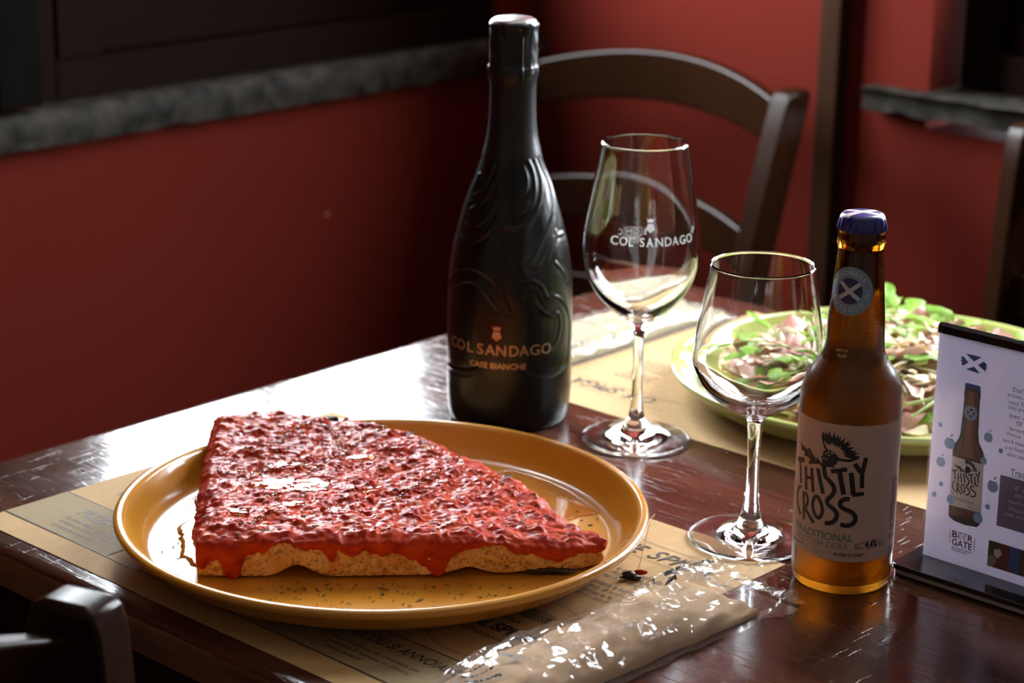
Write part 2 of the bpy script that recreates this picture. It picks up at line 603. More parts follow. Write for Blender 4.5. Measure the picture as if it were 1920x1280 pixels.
M['film'] = film_material('clear_film', .09)
M['pane'] = film_material('window_pane', .0)
M['acrylic'] = film_material('clear_acrylic_sheet', .03)


def pores():
    m = M['dough']
    nt, b = nodes(m)
    src = b.inputs['Base Color'].links[0].from_socket
    tc = nt.nodes.new('ShaderNodeTexCoord')
    v = nt.nodes.new('ShaderNodeTexVoronoi')
    v.inputs['Scale'].default_value = 330
    nt.links.new(tc.outputs['Object'], v.inputs['Vector'])
    n = nt.nodes.new('ShaderNodeTexNoise')
    n.inputs['Scale'].default_value = 120
    nt.links.new(tc.outputs['Object'], n.inputs['Vector'])
    mu = nt.nodes.new('ShaderNodeMath')
    mu.operation = 'MULTIPLY'
    nt.links.new(v.outputs['Distance'], mu.inputs[0])
    nt.links.new(n.outputs['Fac'], mu.inputs[1])
    r = nt.nodes.new('ShaderNodeValToRGB')
    r.color_ramp.elements[0].position, r.color_ramp.elements[1].position = .05, .17
    r.color_ramp.elements[0].color, r.color_ramp.elements[1].color = (.52, .40, .26, 1), (1, 1, 1, 1)
    nt.links.new(mu.outputs[0], r.inputs['Fac'])
    mx = nt.nodes.new('ShaderNodeMix')
    mx.data_type, mx.blend_type = 'RGBA', 'MULTIPLY'
    mx.inputs[0].default_value = 1
    nt.links.new(src, mx.inputs[6])
    nt.links.new(r.outputs['Color'], mx.inputs[7])
    nt.links.new(mx.outputs[2], b.inputs['Base Color'])


pores()


def amber_tune():
    """cold bottle: clear neck, misted with condensation from the shoulder down"""
    m = M['amber']
    nt, b = nodes(m)
    tc = nt.nodes.new('ShaderNodeTexCoord')
    sx = nt.nodes.new('ShaderNodeSeparateXYZ')
    nt.links.new(tc.outputs['Object'], sx.inputs[0])
    nz = nt.nodes.new('ShaderNodeTexNoise')
    nz.inputs['Scale'].default_value = 60
    nt.links.new(tc.outputs['Object'], nz.inputs['Vector'])
    ad = nt.nodes.new('ShaderNodeMath')
    ad.operation = 'MULTIPLY_ADD'
    nt.links.new(nz.outputs['Fac'], ad.inputs[0])
    ad.inputs[1].default_value = .02
    nt.links.new(sx.outputs['Z'], ad.inputs[2])
    mr = nt.nodes.new('ShaderNodeMapRange')
    mr.inputs['From Min'].default_value, mr.inputs['From Max'].default_value = .150, .185
    mr.inputs['To Min'].default_value, mr.inputs['To Max'].default_value = .30, .03
    nt.links.new(ad.outputs[0], mr.inputs['Value'])
    nt.links.new(mr.outputs['Result'], b.inputs['Roughness'])
    vz = nt.nodes.new('ShaderNodeTexVoronoi')
    vz.inputs['Scale'].default_value = 700
    nt.links.new(tc.outputs['Object'], vz.inputs['Vector'])
    bp = nt.nodes.new('ShaderNodeBump')
    bp.inputs['Distance'].default_value = .00006
    nt.links.new(vz.outputs['Distance'], bp.inputs['Height'])
    nt.links.new(bp.outputs['Normal'], b.inputs['Normal'])


amber_tune()

# ------------------------------------------------------------------ the room
ORI = UN(0, 0, 0)


def room(mb, name, m, parent=None, **k):
    o = mb.build(name, m, parent, loc=ORI if parent is None else None, rotz=ANG if parent is None else 0, **k)
    if parent is None:
        o['kind'] = 'structure'
    return o


FL, CE, UE, NF = -750, 1950, 1750, -1650     # floor, ceiling, far ends of the room
room(MB().box((UW - 320, NF - 200, FL - 60), (UE + 200, NW + 320, FL)), 'floor', M['floor'])
room(MB().box((UW - 320, NF - 200, CE), (UE + 200, NW + 320, CE + 80)), 'ceiling', M['plaster'])
SZ = 104                                      # top of both stone sills
OT = 1330                                     # top of both openings
w = MB()
w.box((UW - 110, NF, FL), (UW, NW + 300, SZ - 42)).box((UW - 110, NF, OT), (UW, NW + 300, CE))
w.box((UW - 110, NF, SZ - 42), (UW, W1[0], OT)).box((UW - 110, W1[1], SZ - 42), (UW, NW + 300, OT))
room(w, 'wall_left', M['wall'], smooth=0)
w = MB()
w.box((UW, NW, FL), (UE, NW + 140, SZ - 42)).box((UW, NW, OT), (UE, NW + 140, CE))
w.box((UW, NW, SZ - 42), (W2[0] - 6, NW + 140, OT)).box((W2[1] + 20, NW, SZ - 42), (UE, NW + 140, OT))
room(w, 'wall_right', M['wall'], smooth=0)
room(MB().box((UE, NF, FL), (UE + 150, NW + 300, CE)), 'wall_far', M['back_wall'])
room(MB().box((UW - 300, NF - 150, FL), (UE + 150, NF, CE)), 'wall_front', M['back_wall'])
room(MB().box((-1408, NW - 22, FL), (-1378, NW, CE)), 'trim_1', M['trim_wood'], bevel=3)


def slab(lo, hi, seed, side):
    """rough stone sill: a box whose front edge wanders"""
    rnd = random.Random(seed)
    mb = MB()
    n = 60
    (a0, b0, z0), (a1, b1, z1) = lo, hi
    rings = []
    for i in range(n + 1):
        a = a0 + (a1 - a0) * i / n
        e = 5 * fbm(i * .35, seed) + rnd.uniform(-1, 1)
        q = 4 * fbm(i * .5, seed + 9)
        pr = [(b0, z0), (b1 + e, z0 + 3 + q), (b1 + e + 2, (z0 + z1) / 2), (b1 + e - 1, z1 - 4), (b1 + e - 7, z1), (b0, z1)]
        rings.append([(b, a, z) if side == 'l' else (a, b, z) for b, z in pr])
    return mb.bar(rings)


def make_window(name, span, side):
    """dark wooden casement on a stone sill, in local (a, depth, z); depth runs outwards"""
    a0, a1 = span
    t = bpy.data.objects.new(name, None)
    COL.objects.link(t)
    t.location, t.rotation_euler = ORI, (0, 0, ANG)
    t['kind'] = 'structure'

    def b(lo, hi, nm, m, bev=2, parent=t):
        (p0, d0, z0), (p1, d1, z1) = lo, hi
        if side == 'l':
            mb = MB().box((UW - d1, p0, z0), (UW - d0, p1, z1))
        else:
            mb = MB().box((p0, NW + d0, z0), (p1, NW + d1, z1))
        return mb.build(nm, m, parent, bevel=bev)
    W = M['window_wood']
    din = 12 if side == 'l' else 56           # how far the frame sits back from the wall face
    for lo, hi in (((a0, din, SZ), (a0 + 42, din + 70, OT)), ((a1 - 42, din, SZ), (a1, din + 70, OT)),
                   ((a0 + 42, din, SZ), (a1 - 42, din + 70, SZ + 42)), ((a0 + 42, din, OT - 45), (a1 - 42, din + 70, OT))):
        b(lo, hi, 'frame', W)
    mid = (a0 + a1) / 2
    b((a0 + 38, din + 52, SZ + 20), (a0 + 70, din + 66, OT), 'rebate', W)
    for s0, s1 in (((a0 + 55, a1 - 40),) if side == 'l' else ((a0 + 55, mid), (mid, a1 - 40))):
        s = b((s0, din + 14, SZ + 40), (s0 + 56, din + 60, OT - 44), 'sash_stile', W)
        b((s1 - 56, din + 14, SZ + 40), (s1, din + 60, OT - 44), 'sash_stile', W)
        b((s0 + 56, din + 30, SZ + 40), (s1 - 56, din + 50, GZ[0] - 30), 'lower_panel', W, 3)
        b((s0 + 56, din + 14, GZ[0] - 32), (s1 - 56, din + 60, GZ[0]), 'sash_rail', W)
        b((s0 + 56, din + 14, GZ[1]), (s1 - 56, din + 60, OT - 44), 'sash_rail', W)
        b((s0 + 56, din + 20, 760), (s1 - 56, din + 54, 786), 'glazing_bar', W)
        b((s0 + 56, din + 36, GZ[0]), (s1 - 56, din + 39, GZ[1]), 'pane', M['pane'], 0)
    if side == 'l':
        b((mid - 20, din + 18, GZ[0]), (mid + 20, din + 56, GZ[1]), 'glazing_bar', W)
    else:
        b((mid - 14, din + 4, SZ + 40), (mid + 12, din + 16, OT - 44), 'cover_strip', W)
    if side == 'l':
        mb = slab((1020, UW - 108, SZ - 42), (NW, UW + 22, SZ), 3, 'l')
    else:
        mb = slab((-1342, NW + 138, SZ - 28), (a1 + 60, NW - 24, SZ), 8, 'r')
    tag(mb.build('stone_sill', M['stone'], t, smooth=50), 'rough grey granite sill')
    return t


w1 = make_window('window_1', W1, 'l')
w2 = make_window('window_2', W2, 'r')
# shutter leaf folded back against the left wall, at the near edge of the left window
sh = thing('window_shutter', ORI, ANG, 'dark wooden shutter leaf folded back beside the left window', 'shutter')
mb = MB().box((UW + 2, 893, SZ + 6), (UW + 14, 1277, OT))
mb.build('panel', M['shutter'], sh, bevel=2)
for n0, n1 in ((893, 948), (1223, 1277)):
    MB().box((UW + 14, n0, SZ + 6), (UW + 26, n1, OT)).build('stile', M['shutter'], sh, bevel=2)
for z0, z1 in ((SZ + 6, SZ + 70), (700, 760), (OT - 60, OT)):
    MB().box((UW + 14, 948, z0), (UW + 25, 1223, z1)).build('rail', M['shutter'], sh, bevel=2)

# ------------------------------------------------------------------ table
T0, T1, TN0, TN1 = -1235, 330, 707, 1530
tb = thing('dining_table', UN(0, 0, FL), ANG, 'dark varnished wooden table with a scratched top and worn rounded edge', 'table')
OFF = -FL


def worn_top():
    """table top: a slab whose rim is rounded and slightly chewed"""
    loop = []

    def side(a, b, k):
        for i in range(k):
            loop.append((a[0] + (b[0] - a[0]) * i / k, a[1] + (b[1] - a[1]) * i / k))
    c = 7
    cs = [(T0 + c, TN0), (T1 - c, TN0), (T1, TN0 + c), (T1, TN1 - c), (T1 - c, TN1), (T0 + c, TN1), (T0, TN1 - c), (T0, TN0 + c)]
    ks = [150, 2, 80, 2, 150, 2, 80, 2]
    for i in range(8):
        side(cs[i], cs[(i + 1) % 8], ks[i])
    mx, my = (T0 + T1) / 2, (TN0 + TN1) / 2
    prof = [(9, 0.0), (5, -.3), (2.2, -1.4), (.6, -3.4), (0, -6.5), (.2, -11), (1.5, -15), (4, -18), (6, -24), (7, -30)]
    rings = []
    for ins, z in prof:
        ring = []
        for i, (x, y) in enumerate(loop):
            e = .9 * fbm(x * .03, y * .03, 1) + .5 * fbm(x * .11, y * .11, 5)
            dx = 1 if x < T0 + 30 else (-1 if x > T1 - 30 else 0)
            dy = 1 if y < TN0 + 30 else (-1 if y > TN1 - 30 else 0)
            k = (ins + (e if -20 < z < -.2 else 0)) / (1.35 if dx and dy else 1)
            ring.append((x + dx * k, y + dy * k, z + OFF))
        rings.append(ring)
    n = len(loop)
    mb = MB()
    mb.add(rings[0], [tuple(range(n))], 0)
    vs = [p for r in rings for p in r]
    fs = [(i * n + k, i * n + (k + 1) % n, (i + 1) * n + (k + 1) % n, (i + 1) * n + k) for i in range(len(rings) - 1) for k in range(n)]
    mb.f += []
    b = len(mb.v)
    mb.v += vs
    mb.f += [tuple(i + b for i in f) for f in fs]
    mb.m += [0 if i < 3 * n else 1 for i in range(len(fs))]
    mb.add(rings[-1], [tuple(range(n))], 1)
    return mb


worn_top().build('table_top', [M['table'], M['table_edge']], tb, smooth=60)
for lo, hi in (((T0 + 40, TN0 + 40, OFF - 115), (T1 - 40, TN0 + 62, OFF - 30)), ((T0 + 40, TN1 - 62, OFF - 115), (T1 - 40, TN1 - 40, OFF - 30)),
               ((T0 + 40, TN0 + 62, OFF - 115), (T0 + 62, TN1 - 62, OFF - 30)), ((T1 - 62, TN0 + 62, OFF - 115), (T1 - 40, TN1 - 62, OFF - 30))):
    MB().box(lo, hi).build('apron', M['chair_wood'], tb, bevel=2)
for uu in (T0 + 10, T1 - 72):
    for nn in (TN0 + 10, TN1 - 72):
        x0, y0 = uu, nn
        MB().bar([[(x0 + 8, y0 + 8, 0), (x0 + 54, y0 + 8, 0), (x0 + 54, y0 + 54, 0), (x0 + 8, y0 + 54, 0)],
                  [(x0, y0, OFF - 140), (x0 + 62, y0, OFF - 140), (x0 + 62, y0 + 62, OFF - 140), (x0, y0 + 62, OFF - 140)],
                  [(x0, y0, OFF - 30), (x0 + 62, y0, OFF - 30), (x0 + 62, y0 + 62, OFF - 30), (x0, y0 + 62, OFF - 30)]]).build('leg', M['chair_wood'], tb, smooth=20, bevel=2)

# ------------------------------------------------------------------ chairs


def make_chair(u, n, rot, label, W=396, rake=118):
    """ladder back chair; local x across the back, +y towards the sitter's knees, z from the floor; u, n = middle of the back's top"""
    t = thing('dining_chair', UN(u, n, FL), ANG + rot, label, 'chair', 'walnut ladder-back chairs')
    m = M['chair_wood']

    def yb(z):                                # the raked line of the back posts
        return 0 if z < 440 else rake * ((z - 440) / 418) ** 1.25
    TOP = 858
    o = yb(TOP)
    for s in (-1, 1):
        rings = []
        for z in (0, 220, 440, 520, 600, 680, 750, 810, 845, 855, 858):
            y = o - yb(z)
            k = 1 if z < 840 else (.93 if z < 850 else .78 if z < 857 else .5)
            hx, hy = 12.5 * (1 if z < 856 else .8), 23 * k
            c = s * (W / 2)
            rings.append([(c - hx, y - hy, z), (c + hx, y - hy, z), (c + hx, y + hy, z), (c - hx, y + hy, z)])
        MB().bar(rings).build('back_post', m, t, smooth=25, bevel=4)

    def rail(zt, hgt, rise, nm):
        rings = []
        for i in range(25):
            q = -1 + 2 * i / 24
            x = q * (W / 2 - 12)
            zz = zt + rise * (1 - q * q)
            zb = zt - hgt + rise * .75 * (1 - q * q)
            y = o - yb(zz) - 26 * (1 - q * q)
            rings.append([(x, y - 9, zb), (x, y + 9, zb), (x, y + 9, zz), (x, y - 9, zz)])
        MB().bar(rings).build(nm, m, t, smooth=30, bevel=3)
    rail(842, 52, 30, 'top_rail')
    rail(700, 48, 26, 'lower_rail')
    rail(590, 44, 20, 'lower_rail')
    mb = MB()
    P = []
    for z in (438, 452, 458):
        ring = []
        for k in range(48):
            a = 2 * math.pi * k / 48
            cx, sy = math.cos(a), math.sin(a)
            e = 2.0 / 5
            x = (W / 2 + 6) * math.copysign(abs(cx) ** e, cx) * (1.0 if z < 455 else .97)
            y = 195 * math.copysign(abs(sy) ** e, sy) * (1.0 if z < 455 else .97)
            ring.append((x * (1 + .06 * sy), o + 190 + y, z))
        P.append(ring)
    mb.bar(P).build('seat', m, t, smooth=40)
    for s in (-1, 1):
        c = s * (W / 2 - 8)
        MB().tube([(c, o + 360, 0), (c, o + 360, 440)], [15, 19], 12).build('front_leg', m, t)
        MB().tube([(s * W / 2, o + 10, 180), (c, o + 355, 180)], 10, 8).build('stretcher', m, t)
    MB().tube([(-W / 2 + 8, o + 360, 230), (W / 2 - 8, o + 360, 230)], 10, 8).build('stretcher', m, t)
    MB().bar([[(-W / 2, o + 340, 400), (-W / 2, o + 358, 400), (-W / 2, o + 358, 438), (-W / 2, o + 340, 438)],
              [(W / 2, o + 340, 400), (W / 2, o + 358, 400), (W / 2, o + 358, 438), (W / 2, o + 340, 438)]]).build('seat_rail', m, t)
    return t


make_chair(-1572, 1945, R(180), 'walnut ladder-back chair in the corner behind the tall wine glass')
make_chair(-910, 1900, R(160), 'dark wooden chair below the right-hand stone sill, behind the menu stand', 374, 24)
make_chair(-737, 377, R(-72), 'wooden chair standing sideways at the near edge of the table, below the pizza placemat', 374, 12)

# ------------------------------------------------------------------ placemats


def mat_print(pl, ink, items):
    """flat lettering and lines lying on the mat; pl is the mat, coordinates in its own u, n from its lower left corner"""
    mb = MB()
    for sh in items:
        place2d(mb, sh, lambda x, y: (x, y, .62))
    return mb


MW, MH = 424, 315


def line(x0, y0, x1, y1, w=.45):
    return stroke2d([(x0, y0), (x1, y1)], w, 40)


def txt(s, x, y, h, w=None, bold=0, shear=0, spacing=1.0):
    return shift(text2d(s, w, h, bold, shear, spacing), x, y)


def wheat(x, y, w, h):
    out = []
    out.append(stroke2d([(x, y + h * .35), (x + w, y + h * .5)], .5, 3))
    for i in range(11):
        q = x + w * i / 11
        k = .55 + .45 * math.sin(math.pi * (i + 1.5) / 13)
        out.append(stroke2d([(q, y + h * .4), (q + w * .06, y + h * (.4 + .45 * k)), (q + w * .16, y + h * (.4 + .6 * k))], .75, 1))
        out.append(stroke2d([(q, y + h * .4), (q + w * .08, y + h * (.4 - .3 * k)), (q + w * .18, y + h * (.4 - .4 * k))], .75, 1))
    for i in range(5):
        out.append(stroke2d([(x + w * .9, y + h * .45), (x + w * 1.12, y + h * (.25 + .12 * i))], .4, 2))
    return out


def placemat(u0, n0, rot, label):
    """u0, n0: lower left corner as its diner sees it"""
    t = thing('paper_placemat', UN(u0, n0, 0), ANG + rot, label, 'placemat', 'printed kraft paper placemats')
    mb = MB()
    k = 40
    P = [[(MW * i / k, MH * j / 6, .5 + .25 * fbm(i * .2, j * .5, u0)) for j in range(7)] for i in range(k + 1)]
    mb.grid(P)
    MB_b = [[(x, y, .12) for x, y, z in r] for r in P]
    mb.grid(MB_b)
    rim = [(i, 0) for i in range(k + 1)] + [(k, j) for j in range(1, 7)] + [(i, 6) for i in range(k - 1, -1, -1)] + [(0, j) for j in range(5, 0, -1)]
    n = len(rim)
    mb.add([P[i][j] for i, j in rim] + [MB_b[i][j] for i, j in rim], [(a, (a + 1) % n, n + (a + 1) % n, n + a) for a in range(n)])
    mb.build('paper', M['kraft'], t, smooth=60)
    # grey-brown panels, ruled off by dark lines
    for x0, x1, y0, y1 in ((0, 110, 22, 72), (260, 424, 20, 66)):
        g = MB()
        g.grid([[(x0 + (x1 - x0) * i / 12, y0 + (y1 - y0) * j / 4, .80) for j in range(5)] for i in range(13)])
        tag(g.build('tinted_panel', M['kraft2'], t, smooth=0), 'duller grey-brown printed panel')
    I = MB()
    its = [line(0, 22, 424, 20, .8), line(0, 72, 250, 72, .7), line(262, 68, 388, 68, .8)]
    its += [txt('PIZZA A CASA', 38, 51, 11.5, 80, 0, .22), txt('Se non riesci a resistere', 38, 41.5, 5.4, 58), txt('sempre portatela a casa o', 39, 34.5, 5.4, 58),
            txt('a prepararla per te!', 41, 27.5, 5.4, 41)]
    its += [txt('una', 35, 102, 3.6), txt('lievito', 28, 92, 5)]
    its += [txt('PICCOLI SI ANNOIANO', 297, 51.5, 8.4, 95, .008, .22), txt('ecco qualcosa da colorare per', 299, 40, 4.2, 72), txt('passare il tempo in attesa', 302, 34, 4.2, 66), txt('della pizza!', 306, 28, 4.2, 30)]
    its += [disc2d(362, 121, 46.2, 96, 45.8)]
    its += [txt('CHE SPIGA', 328, 112.3, 11, 63, .035), txt('ARTIGIANALE', 340, 102.4, 4.1, 42.5, .004), txt('BIRRA', 347.6, 128.8, 4.4, 18.5), line(368, 131, 377, 131, .4)]
    its += [disc2d(384, 104, .8, 10), txt('&', 380, 121, 4)]
    its += wheat(348, 139, 28, 13.5)
    its += [line(300, 282, 424, 281.4, .45), line(300, 258.5, 424, 258, .45)]
    its += [txt('CHE', 320, 262, 14, 27, 0, .26), txt('SPIGA', 353, 262, 14, 48, 0, .26)]
    for k2, s in enumerate(('e e versatile da', 'rfettamente al', 'eri e da stuzz')):
        its.append(txt(s, 353 + .2 * k2, 233.2 - 6.7 * k2, 4.8, 2.2 * len(s)))
    for k2, s in enumerate(('aviera e orzo', 'unta di conse', 'ntenere la ni', 'gliori birre ba')):
        its.append(txt(s, 355 + .7 * k2, 208.2 - 7.1 * k2, 4.8, 2.4 * len(s)))
    for sh in its:
        place2d(I, sh, lambda x, y: (x, y, .95))
    tag(I.build('printed_lettering', M['ink'], t, smooth=0), kind='stuff')
    return t


placemat(-1146, 726, 0, 'kraft paper placemat with black print under the ochre plate of pizza')
placemat(-1091 + MW, 1186 + MH, R(180), 'kraft paper placemat lying upside-down to us under the green plate')

# ------------------------------------------------------------------ plates
PLATE = [(0, 3.2), (88, 3.2), (92, .4), (98, .4), (102, 3.6), (138, 4.6), (148, 6.2), (156, 11), (162.5, 18), (166.5, 20.6), (169.4, 22.6), (170.4, 24.8),
         (169.6, 26.6), (167.4, 27.4), (164.6, 26.9), (162.4, 24.6), (159.6, 19.6), (155.6, 13.2), (151.8, 9.3), (148.6, 7.8), (145.5, 7.0), (142, 6.6), (0, 6.3)]


def plate(xy, m, label, group='round coupe plates'):
    o = MB().rev(PLATE, 160).build('dinner_plate', m, None, loc=V(xy[0], xy[1], 1.0), smooth=50)
    return tag(o, label, 'plate', group)


PC = (-81.2, 1279.3)
SC_ = (294, 1588)
plate(PC, M['ochre'], 'round ochre-yellow glazed plate under the tomato pizza')
plate(SC_, M['green_glaze'], 'round pale green glazed plate under the rocket and ham pizza')

# ------------------------------------------------------------------ the slice of tomato pizza
PF = 8.0                                     # plate floor above the table
OUT = [(-190, 1203), (-150, 1203.5), (-100, 1205.5), (-50, 1209.5), (0, 1214), (35, 1219), (56, 1229), (58, 1236), (50, 1243), (39, 1250), (20, 1287), (4, 1318), (-16, 1338),
       (-38, 1362), (-58, 1386), (-80, 1402), (-119, 1424), (-145, 1436), (-166, 1440), (-190, 1439), (-207, 1435), (-206, 1420), (-203, 1370), (-199, 1310), (-193, 1250), (-191, 1215)]
CEN = (-105.0, 1305.0)


def outline(n=420):
    P = [np.array(p, float) for p in OUT]
    Q = []
    for i in range(len(P)):
        a, b = P[i], P[(i + 1) % len(P)]
        k = max(1, int(np.hypot(*(b - a)) / 1.0))
        Q += [a + (b - a) * t for t in np.linspace(0, 1, k, endpoint=False)]
    Q = np.array(Q)
    for _ in range(8):
        Q = .5 * Q + .25 * (np.roll(Q, 1, 0) + np.roll(Q, -1, 0))
    d = np.r_[0, np.cumsum(np.hypot(*np.diff(np.vstack([Q, Q[:1]]), axis=0).T))]
    s = np.linspace(0, d[-1], n, endpoint=False)
    Q = np.vstack([Q, Q[:1]])
    return np.stack([np.interp(s, d, Q[:, 0]), np.interp(s, d, Q[:, 1])], 1)


NO = 640
OL = outline(NO)


def ztop(x, y):
    """height of the baked top: lower at the right-hand tip, gently waved"""
    q = min(1, max(0, (x + 60) / 115))
    z = 27.5 - 9.5 * q ** 1.5
    z += 2.2 * fbm(x * .018, y * .018, 3) + 1.1 * fbm(x * .05, y * .05, 8)
    return z


POOLS = [(-140, 1291, 27, 13, -.12), (-167, 1243, 9, 5, 0), (-139, 1257, 10, 5, .3), (-150, 1325, 9, 4, .5), (-100, 1345, 9, 4, .2), (-88, 1283, 9, 3.4, .6)]


def pool_level(p):
    return PF + ztop(p[0], p[1]) + .9


def sauce_z(x, y):
    z = PF + ztop(x, y)
    z += 2.3 * fbm(x * .075, y * .075, 2, 3) + 2.6 * max(0, fbm(x * .14, y * .14, 7, 3) - .12) + .7 * fbm(x * .3, y * .3, 4, 2) + .16 * fbm(x * .9, y * .9, 4, 2)
    for p in POOLS:
        c, s = math.cos(p[4]), math.sin(p[4])
        dx, dy = x - p[0], y - p[1]
        d = ((c * dx + s * dy) / p[2]) ** 2 + ((-s * dx + c * dy) / p[3]) ** 2
        if d < 2.2:
            k = 1 if d < .8 else (2.2 - d) / 1.4
            z = z * (1 - k) + (pool_level(p) - .55 + .55 * (z - pool_level(p))) * k
    return z


def front_param(i):
    """is this outline point on the cut front face (bigger drips, arches) or on the left cut"""
    x, y = OL[i]
    return y < 1219 and x < 40


def pizza():
    t = thing('pizza_slice', V(0, 0, 0), 0, 'quarter slice of thick tomato pizza with drips of sauce down its cut side', 'pizza')
    D = MB()
    rings = []
    # bottom arches where the crust lifts off the plate
    def zbot(i):
        x, y = OL[i]
        z = .6 + .5 * abs(fbm(x * .2, y * .2, 5))
        if y < 1222:
            z += 7.5 * math.exp(-((x + 129) / 11) ** 2) + 4.6 * math.exp(-((x + 24) / 11) ** 2) + 1.5 * math.exp(-((x - 20) / 14) ** 2)
        return PF + z
    prof = [(0.5, 1.5), (.8, .3), (.94, 0), (1, 0)]
    def scaled(f, zf, jit=0):
        r = []
        for i in range(NO):
            x, y = CEN[0] + (OL[i][0] - CEN[0]) * f, CEN[1] + (OL[i][1] - CEN[1]) * f
            r.append((x, y, zf(i, x, y)))
        return r
    D.v.append((CEN[0], CEN[1], PF + 2))
    for f in (.4, .8, .95, .99):
        rings.append(scaled(f, lambda i, x, y: zbot(i) if f > .9 else zbot(i) * .3 + (PF + 1) * .7))
    K = 16
    for k in range(K + 1):
        q = k / K
        r = []
        for i in range(NO):
            x, y = OL[i]
            zt = PF + ztop(x, y) - 4.2
            z = zbot(i) + (zt - zbot(i)) * q
            # crumb: bubbles pressed into the cut, belly out in the middle
            b = 1.6 * math.sin(math.pi * q) - 1.6 * fbm(x * .12 + y * .12, z * .16, 11, 3) - 1.3 * fbm(x * .45 + y * .45, z * .5, 3, 3)
            hole = mn.noise(Vector(((x + y) * .3, z * .34, 30)))
            if hole > .22 and .06 < q < .85:
                b -= 2.6 * min(1, (hole - .22) * 6)
            if q in (0.0, 1.0):
                b = -1.0
            d = Vector((x - CEN[0], y - CEN[1])).normalized()
            if y < 1222 and x < 45:
                d = Vector((0, -1))
            elif x < -188 and y < 1430:
                d = Vector((-1, 0))
            r.append((x + d.x * b, y + d.y * b, z))
        rings.append(r)
    for f in (.97, .9, .7, .4):
        rings.append(scaled(f, lambda i, x, y: PF + ztop(x, y) - 4.8))
    n = NO
    vs = [p for r in rings for p in r]
    fs = [(a * n + k, a * n + (k + 1) % n, (a + 1) * n + (k + 1) % n, (a + 1) * n + k) for a in range(len(rings) - 1) for k in range(n)]
    c0 = len(D.v) - 1
    D.v = []
    D.add([(CEN[0], CEN[1], PF + 1.5)] + vs + [(CEN[0], CEN[1], PF + ztop(*CEN) - 4.8)],
          [(0, 1 + (k + 1) % n, 1 + k) for k in range(n)] + [tuple(j + 1 for j in f) for f in fs] + [(len(vs) + 1, 1 + len(vs) - n + k, 1 + len(vs) - n + (k + 1) % n) for k in range(n)])
    D.build('bread_base', M['dough'], t, smooth=180)
    # sauce: fine height field over the top, then down the sides by an uneven amount
    S = MB()
    rings = []
    fr = [.03 + .97 * (j / 118) for j in range(119)]
    for f in fr:
        edge = max(0, (f - .93) / .07)
        r = []
        for i in range(NO):
            x, y = CEN[0] + (OL[i][0] - CEN[0]) * f, CEN[1] + (OL[i][1] - CEN[1]) * f
            r.append((x, y, sauce_z(x, y) - 2.6 * edge ** 2.2))
        rings.append(r)

    def drip(i):
        x, y = OL[i]
        if y < 1222 and x < 50:              # the front cut
            d = 8.5 + 5.5 * fbm(x * .055, 2, 6, 3) + 2.5 * fbm(x * .2, 9, 2, 2)
            d += 17 * math.exp(-((x + 168) / 7) ** 4) + 9 * math.exp(-((x + 186) / 8) ** 2) + 8 * math.exp(-((x + 108) / 3.4) ** 2) + 8 * math.exp(-((x + 54) / 17) ** 2)
            d += 9.5 * math.exp(-((x + 43) / 7) ** 2) - 4 * math.exp(-((x + 5) / 18) ** 2) - 3.5 * math.exp(-((x + 130) / 18) ** 2)
            return max(2.2, d)
        if x < -186 and y < 1434:
            return 14 + 5 * fbm(y * .06, 1, 4, 3)
        return 7 + 3 * fbm(x * .08, y * .08, 2, 3)
    dr = [drip(i) for i in range(NO)]
    for k in range(1, 13):
        q = k / 12
        r = []
        for i in range(NO):
            x, y = OL[i]
            z = max(PF + .4, sauce_z(x, y) - 2.6 - dr[i] * q)
            b = (2.0 + 1.5 * fbm(x * .13 + y * .13, z * .16, 2, 3) + .9 * fbm(x * .4 + y * .4, z * .45, 5, 2)) * math.sqrt(max(0, 1 - q ** 4)) + 1.1 * math.sin(math.pi * q)
            if k == 12:
                b = -1.5
            d = Vector((x - CEN[0], y - CEN[1])).normalized()
            if y < 1222 and x < 45:
                d = Vector((0, -1))
            elif x < -188 and y < 1430:
                d = Vector((-1, 0))
            r.append((x + d.x * (b + .7), y + d.y * (b + .7), z))
        rings.append(r)
    vs = [p for r in rings for p in r]
    fs = [(a * n + k, (a + 1) * n + k, (a + 1) * n + (k + 1) % n, a * n + (k + 1) % n) for a in range(len(rings) - 1) for k in range(n)]
    S.add([(CEN[0], CEN[1], sauce_z(*CEN))] + vs, [(0, 1 + k, 1 + (k + 1) % n) for k in range(n)] + [tuple(j + 1 for j in f) for f in fs])
    S.build('tomato_sauce', M['sauce'], t, smooth=180)

    # olive oil: pools in the hollows and dribbled streaks
    rnd = random.Random(5)
    for p in POOLS:
        c, s = math.cos(p[4]), math.sin(p[4])
        lv = pool_level(p)
        top, bot = [], []
        k = 48
        for j in range(k):
            a = 2 * math.pi * j / k
            e = 1 + .55 * fbm(math.cos(a) * 1.5 + p[0], math.sin(a) * 1.3, 2)
            top.append((math.cos(a) * p[2] * e, math.sin(a) * p[3] * e))
        mb = MB()
        ring = []
        for f, dz in ((1.03, -1.6), (1.0, -.4), (.93, -.05), (.84, .06), (.74, .08), (.64, .1), (.54, .1), (.44, .1), (.34, .1), (.24, .1), (.14, .1), (.05, .1)):
            ring.append([(p[0] + c * x * f - s * y * f, p[1] + s * x * f + c * y * f, lv + dz + (1.1 * fbm(x * f * .13 + p[0], y * f * .2, 3, 2) if f < .95 else 0)) for x, y in top])
        mb.bar(ring)
        mb.build('oil_pool', M['oil_wavy'], t, smooth=60)
    st = MB()
